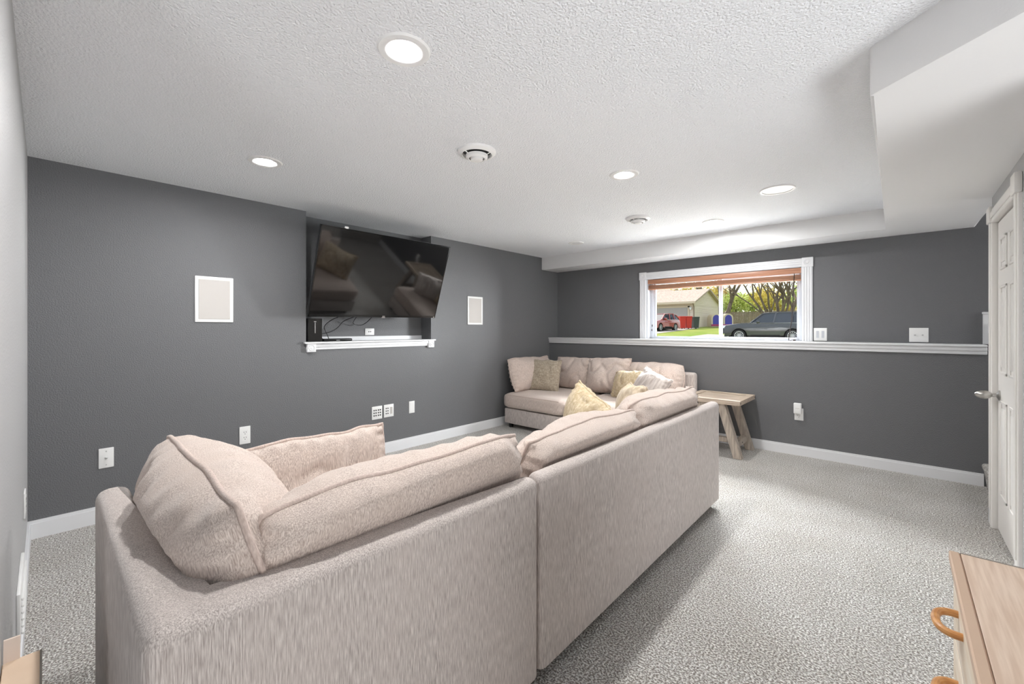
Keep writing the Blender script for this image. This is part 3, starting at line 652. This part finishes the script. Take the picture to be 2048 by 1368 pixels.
pillow('throw_pillow', 'textured grey tan square pillow at the corner end of the far sofa', .56, .46, .2, (.40, 4.62, Z0), D(16), D(20), M['textured'], 10, k=.05, ears=.04, clamp=cl_far, pm=M['textured'], cat='pillow')
pillow('throw_pillow', 'gold tan patterned pillow lying behind the pale striped pillow', .48, .38, .2, (1.60, 4.76, Z0), D(-20), D(26), M['tan'], 11, k=.12, ears=.06, clamp=cl_far, pm=M['tan'], cat='pillow', roll=D(-6), wr=.022)
pillow('throw_pillow', 'pale striped pillow with pointed corners on the far sofa', .54, .42, .22, (1.90, 4.62, Z0), D(-28), D(24), M['stripe'], 12, k=0, ears=.09, clamp=cl_far, pm=M['stripe'], cat='pillow', roll=D(14), wr=.02)
pillow('throw_pillow', 'large gold tan patterned pillow propped behind the middle back cushion', .56, .45, .24, (2.42, 2.52, Z0), D(-30), D(12), M['tan'], 13, k=.12, ears=.06, clamp=cl_seat, pm=M['tan'], cat='pillow', roll=D(14), wr=.022)
pillow('throw_pillow', 'pale gold pillow with looped corner beside the large patterned pillow', .5, .44, .2, (2.46, 3.12, Z0), D(-50), D(16), M['ltan'], 14, k=.05, ears=.07, clamp=cl_seat, pm=M['ltan'], cat='pillow', roll=D(-4), wr=.022)

# ------------------------------------------------------------------ end table
t = thing('end_table', 'whitewashed wooden trestle table between far sofa and window wall', 'table', (2.6, 5.05, 0))
X0, X1, Y0, Y1 = 2.325, 2.905, 4.745, 5.355
for q in ((X0, X1, Y0, Y0+.07), (X0, X1, Y1-.07, Y1), (X0, X0+.07, Y0+.07, Y1-.07), (X1-.07, X1, Y0+.07, Y1-.07)): box1('frame_board', M['wood_t'], t, *q, .555, .603, r=.003, seg=1)
for i in range(3):
    y0 = Y0+.071+i*(Y1-Y0-.142)/3; box1('top_plank', M['wood_t'], t, X0+.071, X1-.071, y0, y0+(Y1-Y0-.142)/3-.002, .57, .592, r=.002, seg=1)
for y in (Y0+.04, Y1-.115):
    for s in (1, -1):
        xt = X1-.20 if s > 0 else X0+.20; xb = X1-.035 if s > 0 else X0+.035
        b = nb(); addprism(b, [(xt-.04, .556), (xt+.04, .556), (xb+.04, 0), (xb-.04, 0)], y, y+.075, r=.003, seg=1, mtx=Matrix.Rotation(PI/2, 4, 'X') @ Matrix.Scale(-1, 4, (0, 0, 1)))
        obj('leg', b, M['wood_l'], t)
for x in (X1-.085, X0+.085): box1('stretcher', M['wood_l'], t, x-.03, x+.03, Y0+.115, Y1-.115, .09, .155, r=.003, seg=1)
box1('low_beam', M['wood_l'], t, X0+.11, X1-.11, (Y0+Y1)/2-.035, (Y0+Y1)/2+.035, .10, .15, r=.003, seg=1)
for y in (Y0+.02, Y1-.02):
    b = nb(); addlathe(b, [(0, 0), (.007, 0), (.006, .003), (0, .003)], (X1, y, .578), 'x', 10); obj('bolt', b, M['slot'], t)
b = nb(); addlathe(b, [(0, 0), (.007, 0), (.006, .003), (0, .003)], (X1-.055, (Y0+Y1)/2, .12), 'x', 10); obj('bolt', b, M['slot'], t)

# ------------------------------------------------------------------ chest of drawers
t = thing('chest_of_drawers', 'pale wooden chest of drawers with bowed wooden handles', 'cabinet', (4.37, 1.23, 0))
cx0, cx1, cy0, cy1, ch = 4.195, 4.56, .80, 1.632, .75
box1('body', M['pine'], t, cx0+.025, cx1, cy0+.01, cy1-.01, .03, ch-.025)
box1('plinth', M['pine'], t, cx0+.045, cx1-.01, cy0+.02, cy1-.02, 0, .03)
box1('top_panel', M['veneer'], t, cx0+.022, cx1, cy0, cy1-.006, ch-.025, ch-.0005)
box1('front_strip', M['strip'], t, cx0, cx0+.021, cy0, cy1, ch-.025, ch, r=.003, seg=1)
box1('end_strip', M['greyedge'], t, cx0+.021, cx1, cy1-.006, cy1, ch-.026, ch+.0005)
for i in range(4):
    z1 = ch-.04-i*.17; z0 = z1-.16
    b = nb(); addbox(b, cx0+.008, cx0+.026, cy0+.015, cy1-.015, z0, z1, r=.004, seg=2); d = obj('drawer', b, M['pine'], t)
    for yh in (1.437, 1.0):
        b = nb(); zh = z1-.06
        addtube(b, smooth_path([(cx0+.01, yh-.052, zh), (cx0-.012, yh-.05, zh), (cx0-.028, yh-.034, zh), (cx0-.034, yh, zh), (cx0-.028, yh+.034, zh), (cx0-.012, yh+.05, zh), (cx0+.01, yh+.052, zh)], 4), .0085, 10)
        obj('handle', b, M['handle'], d)

# ------------------------------------------------------------------ slim cardboard box by the near wall
t = thing('cardboard_box', 'slim brown cardboard box standing against the grey wall', 'box', (2.52, -.04, 0))
bx0, bx1, by0, by1, bh = 2.43, 2.615, YN+.001, -.004, .50
b = nb(); addbox(b, bx0, bx1, by0, by1, 0, bh-.004); obj('carton', b, M['card'], t)
box1('lid_flap', M['card'], t, bx0, bx1, by0+.002, by1-.004, bh-.004, bh)
box1('front_edge', M['greyedge'], t, bx0, bx1, by1-.004, by1, bh-.03, bh+.001)
b = nb(); addprism(b, [(bx0, bh-.01), (bx0+.006, bh-.01), (bx0-.012, bh+.05), (bx0-.018, bh+.05)], by0+.002, by0+.03, mtx=Matrix.Rotation(PI/2, 4, 'X') @ Matrix.Scale(-1, 4, (0, 0, 1))); obj('end_flap', b, M['cardl'], t)

# ------------------------------------------------------------------ outdoors
rgt = Vector((math.cos(YAW), math.sin(YAW), 0)); fwd = Vector((-math.sin(YAW), math.cos(YAW), 0))
def yard(u, d, z=0):
    """a spot d metres out from the viewpoint in the direction of column u"""
    p = CAM+fwd*d+rgt*(d*(u-1024)/FPX); return Vector((p.x, p.y, z))
def ground(x, y):
    far = .55+.034*(y-30.8)-.042*(x+2.2)
    k = max(0, min(1, (y-7.5)/19)); k = k*k*(3-2*k)
    near = 1.08 if y > 7.0 else .9  # dip added below the sill to hold the fill lamp
    return near*(1-k)+max(.3, min(far, 1.75))*k
b = nb(); N1, N2 = 60, 60; vs = []
for j in range(N2+1):
    y = [5.88, 6.95, 7.05][j] if j < 3 else 7.05+(95-7.05)*((j-2)/(N2-2))**1.5
    for i in range(N1+1):
        x = -60+100*i/N1; vs.append(b.verts.new((x, y, ground(x, y))))
for j in range(N2):
    for i in range(N1): b.faces.new((vs[j*(N1+1)+i], vs[j*(N1+1)+i+1], vs[(j+1)*(N1+1)+i+1], vs[(j+1)*(N1+1)+i]))
struct('ground', b, M['grass'], 'sunlit green lawn outside the window', 'lawn', True)
b = nb()
for i in range(40):
    for j in range(10):
        x = -4+i*.3+random.uniform(-.08, .08); y = 7.1+j*.13+random.uniform(-.05, .05); r = random.uniform(.07, .13); s = random.random()*6
        addlathe(b, [(0, -.6*r), (r*.8, -.4*r), (r, 0), (r*.75, .42*r), (0, .6*r)], (x, y, ground(x, y)+.02), 'z', 6)
o = tag(obj('rock_bed', b, M['rock'], None, False), 'bed of pale landscape rocks just outside the window', 'rocks', None, 'stuff')
b = nb(); addbox(b, -4, 9, 5.881, 6.98, .86, .93); addbox(b, -4, 9, 7.02, 8.6, 1.0, 1.095)  # neutral slab added so the lawn does not tint the bounced light
struct('neutral_gravel_slab', b, M['concrete'], 'pale gravel slab added outside the window against green lawn bounce', 'gravel')
def slab(name, poly, label, lift=.02):
    b = nb(); top = []; n = 12
    (ax, ay), (bx_, by_), (cx_, cy_), (dx_, dy_) = poly; g = []
    for j in range(n+1):
        for i in range(n+1):
            u, v = i/n, j/n
            x = (ax*(1-u)+bx_*u)*(1-v)+(dx_*(1-u)+cx_*u)*v; y = (ay*(1-u)+by_*u)*(1-v)+(dy_*(1-u)+cy_*u)*v
            g.append(b.verts.new((x, y, ground(x, y)+lift)))
    for j in range(n):
        for i in range(n): b.faces.new((g[j*(n+1)+i], g[j*(n+1)+i+1], g[(j+1)*(n+1)+i+1], g[(j+1)*(n+1)+i]))
    return struct(name, b, M['concrete'], label, 'pavement', True)
slab('driveway', [(-17.5, 31), (-9.9, 31), (-10.9, 45), (-17.5, 45)], 'pale concrete driveway in front of the garage')
slab('parking_pad', [(-7, 30), (4, 30), (4, 38), (-7, 35)], 'pale concrete parking pad under the dark car')
# garage
gx0, gx1, gy0, gy1, gz0, gz1, gzr = -24.0, -11.6, 45.2, 53.2, 1.35, 4.35, 5.75
t = thing('garage', 'cream sided garage with a gabled shingle roof beyond lawn', 'building', (-17, 49, gz0))
ym = (gy0+gy1)/2
b = nb(); addprism(b, [(gy0, gz0-.3), (gy1, gz0-.3), (gy1, gz1), (ym, gzr-.12), (gy0, gz1)], gx0, gx1, mtx=Matrix(((0, 0, 1, 0), (1, 0, 0, 0), (0, 1, 0, 0), (0, 0, 0, 1)))); obj('wall', b, M['siding'], t, False)
for s in (0, 1):
    ye = gy0-.55 if s == 0 else gy1+.55; ze = gz1-.19
    b = nb(); addprism(b, [(ye, ze), (ym, gzr), (ym, gzr-.16), (ye, ze-.18)], gx0-.3, gx1+.35, mtx=Matrix(((0, 0, 1, 0), (1, 0, 0, 0), (0, 1, 0, 0), (0, 0, 0, 1)))); obj('roof_slope', b, M['roof'], t, False)
b = nb(); addbox(b, gx0-.3, gx1+.35, gy0-.62, gy0-.53, gz1-.42, gz1-.2); obj('gutter', b, M['gtrim'], t, False)
b = nb(); addbox(b, -17.6, -12.2, gy0-.06, gy0-.01, gz0-.1, 3.56); dd = obj('garage_door', b, M['gdoor'], t, False)
for i in range(4): box1('door_panel', M['gdoor'], dd, -17.5, -12.3, gy0-.075, gy0-.06, gz0+.02+i*.55, gz0+.53+i*.55)
b = nb(); addbox(b, -12.2, -12.05, gy0-.08, gy0, gz0, 3.7); addbox(b, -17.7, -12.05, gy0-.08, gy0, 3.56, 3.72); addbox(b, gx1-.12, gx1+.02, gy0-.02, gy0+.12, gz0, gz1); obj('corner_board', b, M['gtrim'], t, False)
b = nb(); addtube(b, [(gx1+.06, gy0-.5, gz1-.4), (gx1+.04, gy0-.1, gz1-.75), (gx1+.04, gy0-.1, gz0+.1)], .05, 8); obj('downspout', b, M['fence'], t)
b = nb(); addlathe(b, [(0, 0), (.09, 0), (.13, .22), (.05, .3), (0, .32)], (-11.9, gy0-.14, 3.3), 'z', 10); obj('porch_light', b, M['lamp'], t)
t = thing('house', 'low shingled house roof far beyond the garage', 'building', (-30, 74, 1.6))
b = nb(); addbox(b, -36, -25, 70.5, 77.5, 1.2, 6.0); obj('wall', b, M['siding'], t, False)
b = nb(); addprism(b, [(69.8, 5.9), (74, 8.6), (78.2, 5.9)], -36.5, -24.5, mtx=Matrix(((0, 0, 1, 0), (1, 0, 0, 0), (0, 1, 0, 0), (0, 0, 0, 1)))); obj('roof', b, M['roof'], t, False)
# vehicles: local X = length (front at -X), Y = width, Z up
def wheel(t, x, y, r, w, spokes):
    s = -1 if y < 0 else 1; b = nb()
    addlathe(b, [(r*.68, -w/2), (r*.94, -w/2), (r, -w*.32), (r, w*.32), (r*.94, w/2), (r*.68, w/2), (r*.66, w*.15), (0, w*.1)], (x, y, r), 'y' if s > 0 else '-y', 28); o = obj('wheel', b, M['tyre'], t)
    b = nb(); addlathe(b, [(r*.71, w*.42), (r*.70, w*.51), (r*.63, w*.51), (r*.61, w*.3)], (x, y, r), 'y' if s > 0 else '-y', 28)
    for i in range(spokes):
        a = 2*PI*i/spokes; c, sn = math.cos(a), math.sin(a)
        addtube(b, [(x+c*r*.1, y+s*w*.34, r+sn*r*.1), (x+c*r*.64, y+s*w*.42, r+sn*r*.64)], r*.055, 5)
    addlathe(b, [(r*.16, w*.3), (r*.14, w*.44), (0, w*.46)], (x, y, r), 'y' if s > 0 else '-y', 12)
    obj('rim', b, M['rim'], o)
def car(name, label, loc, yaw, L, Wd, prof, glassz, roofp, beltp, wb, wr, paint, spokes):
    """prof: lower body side outline with arches left to fill; beltp/roofp: greenhouse outline at belt and roof"""
    t = lthing(name, label, 'car', loc, (0, 0, yaw)); fx, rx = wb
    low = []
    z0 = wr*.62
    def arch(x): return [(x+wr*1.18*math.cos(PI-PI*i/10), max(z0, wr+wr*1.18*math.sin(PI*i/10))) for i in range(11)]
    under = [(prof[0][0], z0)]+arch(fx)+arch(rx)+[(prof[-1][0], z0)]
    poly = under+prof[::-1]
    b = nb(); addprism(b, poly, -Wd/2, Wd/2, r=.06, seg=2, keep=lambda e: abs(e.verts[0].co.z-e.verts[1].co.z) < .01 and max(v.co.y for v in e.verts) > wr*2.4, mtx=Matrix.Rotation(PI/2, 4, 'X')); obj('body', b, paint, t, angle=30)
    b = nb(); addbox(b, prof[0][0]+.25, prof[-1][0]-.25, -Wd/2+.3, Wd/2-.3, z0-.04, glassz-.25); obj('underbody', b, M['tyre'], t, False)
    # greenhouse
    b = nb(); n = len(beltp); bt = bmesh.new()
    A = []
    for s in (-1, 1):
        A.append([bt.verts.new((x, s*(Wd/2-.05), z)) for x, z in beltp]); A.append([bt.verts.new((x, s*(Wd/2-.24), z)) for x, z in roofp])
    a, bb, c, d = A
    for i in range(n-1):
        bt.faces.new((a[i], a[i+1], bb[i+1], bb[i])); bt.faces.new((c[i+1], c[i], d[i], d[i+1])); bt.faces.new((bb[i], bb[i+1], d[i+1], d[i]))
    bt.faces.new((a[0], bb[0], d[0], c[0])); bt.faces.new((a[-1], c[-1], d[-1], bb[-1]))
    merge(b, bt); obj('glasshouse', b, M['carglass'], t, False)
    b = nb(); rz = max(z for x, z in roofp)
    poly = [(x, z-.02) for x, z in roofp]+[(x-.0, z+.06) for x, z in roofp[::-1]]
    addprism(b, poly, -(Wd/2-.2), Wd/2-.2, r=.03, seg=2, mtx=Matrix.Rotation(PI/2, 4, 'X')); obj('roof', b, paint, t, angle=30)
    for i in range(n):
        if 0 < i < n-1 or i in (0, n-1):
            for s in (-1, 1):
                b = nb(); addtube(b, [(beltp[i][0], s*(Wd/2-.045), beltp[i][1]), (roofp[i][0], s*(Wd/2-.225), roofp[i][1])], .055, 6); obj('pillar', b, paint, t)
    for s in (-1, 1):
        for x in (fx, rx): wheel(t, x, s*(Wd/2-.12), wr, .25, spokes)
        b = nb(); addbox(b, -L/2+.0, -L/2+.32, s*(Wd/2-.22)-.2, s*(Wd/2-.22)+.2, glassz-.34, glassz-.16, r=.04, seg=2); obj('headlamp', b, M['lamp'], t)
        b = nb(); addbox(b, beltp[0][0]+.35, beltp[0][0]+.55, s*(Wd/2+.1)-.11, s*(Wd/2+.1)+.11, beltp[0][1]-.02, beltp[0][1]+.18, r=.04, seg=2); obj('mirror', b, paint, t)
        b = nb(); addbox(b, fx+.7, rx-.7, s*(Wd/2+.005)-.01, s*(Wd/2+.005)+.01, z0+.12, z0+.2); obj('side_moulding', b, M['tyre'], t)
        b = nb(); addbox(b, fx+.55, rx+.4, s*(Wd/2-.02)-.02, s*(Wd/2-.02)+.02, glassz-.02, glassz+.015); obj('belt_trim', b, M['rim'], t)
    b = nb(); addbox(b, -L/2-.03, -L/2+.06, -Wd*.28, Wd*.28, z0+.25, glassz-.2, r=.03, seg=2); obj('grille', b, M['tyre'], t)
    return t
ray = yard(1530, 1)-CAM; ray.z = 0; ray.normalize(); ctr = CAM+ray*34.4; hd = math.atan2(-ray.x, ray.y)
car('dark_suv', 'large dark blue grey sport utility vehicle parked side on', (ctr.x, ctr.y, .47), hd, 5.2, 2.02,
    [(-2.46, .5), (-2.48, .95), (-2.36, 1.14), (-1.4, 1.25), (-.8, 1.28), (2.4, 1.3), (2.52, 1.1), (2.52, .5)], 1.25,
    [(-.12, 1.88), (.65, 1.94), (1.6, 1.94), (2.34, 1.9)], [(-.86, 1.25), (.5, 1.27), (1.55, 1.28), (2.46, 1.29)], (-1.55, 1.55), .41, M['suv'], 12)
car('red_car', 'small red hatchback parked on the driveway before the garage', (-11.9, 37.3, 1.12), D(84), 4.3, 1.8,
    [(-2.14, .4), (-2.15, .7), (-2.0, .88), (-1.1, 1.0), (-.9, 1.02), (1.95, 1.06), (2.15, .9), (2.15, .4)], 1.0,
    [(-.3, 1.50), (.5, 1.54), (1.2, 1.53), (1.75, 1.46)], [(-1.15, .99), (.3, 1.02), (1.15, 1.03), (2.05, 1.05)], (-1.33, 1.30), .34, M['redcar'], 8)
def wbin(name, label, u, d, m, s=1.0, yaw=0., wf=.72):
    p = yard(u, d); t = lthing(name, label, 'bin', (p.x, p.y, ground(p.x, p.y)+.02), (0, 0, yaw), 'wheeled bins beside the garage')
    b = nb(); bt = bmesh.new(); lo = [(-.27, -.3), (.27, -.3), (.27, .3), (-.27, .3)]
    A = [bt.verts.new((x*s*wf, y*s, .06)) for x, y in lo]; B = [bt.verts.new((x*1.25*s*wf, y*1.25*s, 1.02*s)) for x, y in lo]
    bt.faces.new(A[::-1]); bt.faces.new(B)
    for i in range(4): bt.faces.new((A[i], A[(i+1) % 4], B[(i+1) % 4], B[i]))
    merge(b, bt); obj('tub', b, m, t, False)
    b = nb(); addbox(b, -.36*s*wf, .36*s*wf, -.42*s, .42*s, 1.02*s, 1.1*s, r=.03, seg=2); obj('lid', b, m, t)
    for x in (-1, 1):
        b = nb(); addlathe(b, [(0, -.04), (.12, -.04), (.12, .04), (0, .04)], (x*.25*s*wf, .3*s, .12), 'x', 14); obj('wheel', b, M['tyre'], t)
wbin('wheeled_bin', 'red wheeled bin next to the red hatchback', 1362.5, 41.3, M['redbin'], 1.1, YAW)
wbin('wheeled_bin', 'red wheeled bin next to the dark bin', 1375.5, 41.5, M['redbin'], 1.1, YAW)
wbin('wheeled_bin', 'dark green grey wheeled bin at the garage corner', 1390, 42, M['darkbin'], 1.05, YAW, .8)
# fence
fa = yard(1432, 63); fb = yard(1640, 54)
t = thing('wooden_fence', 'weathered grey brown board fence across the back yard', 'fence', (fa.x, fa.y, ground(fa.x, fa.y)))
dv = (fb-fa); n = int(dv.length/.15); dv /= n
for k in range(n):
    p = fa+dv*k; g = ground(p.x, p.y)
    b = nb(); a = math.atan2(dv.y, dv.x)
    addbox(b, 0, .135, -.012, .012, g, g+1.95+.05*random.random(), mtx=Matrix.Translation((p.x, p.y, 0)) @ Matrix.Rotation(a, 4, 'Z')); obj('board', b, M['fence'], t, False)
for h in (.4, 1.4):
    b = nb(); g = lambda P: Vector((P.x, P.y, ground(P.x, P.y)+h)); addtube(b, [g(fa)+Vector((0, .05, 0)), g((fa+fb)/2)+Vector((0, .05, 0)), g(fb)+Vector((0, .05, 0))], .045, 4); obj('rail', b, M['fence'], t)
# playhouse
p = yard(1442, 46); gz = ground(p.x, p.y)
t = lthing('playhouse', 'small blue and cream plastic playhouse with arched openings', 'playhouse', (p.x, p.y, gz), (0, 0, YAW))
for k, x in enumerate((-.75, .55)):
    b = nb(); arc = [(x+.52*math.cos(PI*i/12), .95+.5*math.sin(PI*i/12)) for i in range(13)]+[(x-.52, 0), (x+.52, 0)]
    addprism(b, arc, -.5, .5, mtx=Matrix.Rotation(PI/2, 4, 'X')); obj('arch_shell', b, M['playcream'], t, False)
    b = nb(); arc = [(x+.36*math.cos(PI*i/12), .9+.4*math.sin(PI*i/12)) for i in range(13)]+[(x-.36, .25), (x+.36, .25)]
    addprism(b, arc, .5, .54, mtx=Matrix.Rotation(PI/2, 4, 'X')); obj('arch_panel', b, M['playblue'], t, False)
box1('sill', M['playpink'], t, -1.3, 1.1, -.6, -.5, .1, .3)
# trees
def branch(bm, p, d, L, r, depth, spread=.5, tips=None, upw=.25):
    pts = [p]; n = 4; q = p.copy(); dd = d.normalized()
    for i in range(n):
        dd = (dd+Vector((random.gauss(0, .1), random.gauss(0, .1), random.gauss(.02, .06)))).normalized(); q = q+dd*(L/n); pts.append(q.copy())
    addtube(bm, pts, r, 6 if depth > 1 else 4, r1=r*.55)
    if tips is not None and depth <= 1: tips.append(q.copy())
    if depth == 0: return
    for k in range(3 if depth > 1 else 3):
        s = pts[random.choice((2, 3, 4))] if k else pts[-1]
        nd = (dd+Vector((random.gauss(0, spread), random.gauss(0, spread), random.gauss(upw, .2)))).normalized()
        branch(bm, s, nd, L*random.uniform(.6, .8), r*.52, depth-1, spread, tips, upw)
def leaves(bm, centres, n, rad, size):
    for _ in range(n):
        c = random.choice(centres); v = Vector((random.gauss(0, rad), random.gauss(0, rad), random.gauss(0, rad*.8))); p = c+v
        a = Vector((random.gauss(0, 1), random.gauss(0, 1), random.gauss(0, 1))).normalized(); e = a.orthogonal().normalized(); f_ = a.cross(e)
        s = size*random.uniform(.6, 1.4)
        bm.faces.new([bm.verts.new(p+e*s), bm.verts.new(p+f_*s*.6), bm.verts.new(p-e*s), bm.verts.new(p-f_*s*.6)])
def tree(name, label, u, d, stems, L, r, depth, leafm, nleaf, rad, size, group=None):
    p = yard(u, d); p.z = ground(p.x, p.y)-.1
    t = thing(name, label, 'tree', p, group); b = nb(); tips = []
    for s in stems:
        branch(b, p+rgt*s[2], rgt*s[0]+fwd*random.uniform(-.3, .3)+Vector((0, 0, s[1])), L, r*s[3], depth, .42, tips)
    obj('trunk', b, M['bark'], t)
    if nleaf:
        b = nb(); leaves(b, tips, nleaf, rad, size); f = obj('foliage', b, leafm, t, False); f['kind'] = 'stuff'
tree('bare_tree', 'many stemmed bare tree rising behind the dark car', 1557, 41, [(-.62, 1.1, -.5, .8), (-.42, 1.2, -.35, .75), (-.3, 1.35, -.25, .7), (-.12, 1.5, -.1, .9), (.0, 1.5, 0, .8), (.1, 1.5, .1, .9), (.25, 1.4, .2, .7), (.62, 1.1, .4, 1.1), (.8, .9, .5, .6)], 3.6, .2, 4, M['leafy'], 1500, .5, .05, 'yard trees')
tree('bare_tree', 'forked bare tree behind the window mullion and playhouse', 1439, 56.5, [(-.55, 1.2, -.1, 1.), (.62, 1.1, .15, 1.1), (.1, 1.4, 0, .8)], 4.4, .32, 4, M['leafo'], 1500, .7, .08, 'yard trees')
BT = [(1392, 67, 8, 'leafy', 'golden leafy tree rising behind the garage roof'), (1428, 74, 8, 'leafo', 'tan leafed tree between garage and playhouse'), (1465, 70, 6, 'leafg', 'yellow green leafy tree behind the fence over the playhouse'),
      (1505, 73, 6.5, 'leafg', 'bright green bushy tree behind the fence before the dark car'), (1545, 64, 7, 'leafy', 'yellow leafed tree behind the many stemmed bare tree'), (1618, 57, 6.5, 'leafg', 'pale green tree at the far end of the fence')]
for u, d, h, lm, lb in BT:
    p = yard(u, d); p.z = 1.4; t = thing('leafy_tree', lb, 'tree', p, 'trees beyond the fence'); b = nb(); tips = []
    branch(b, p, Vector((0, 0, 1)), h*.35, .22, 3, .6, tips); obj('trunk', b, M['bark'], t)
    cs = tips+[p+Vector((random.gauss(0, 1.25), random.gauss(0, .7), random.uniform(.8, h*.9))) for _ in range(24)]
    b = nb(); leaves(b, cs, 5200, .6, .14); f = obj('foliage', b, M[lm], t, False); f['kind'] = 'stuff'

for o in S.objects:
    if '_local' in o.keys(): del o['_local']
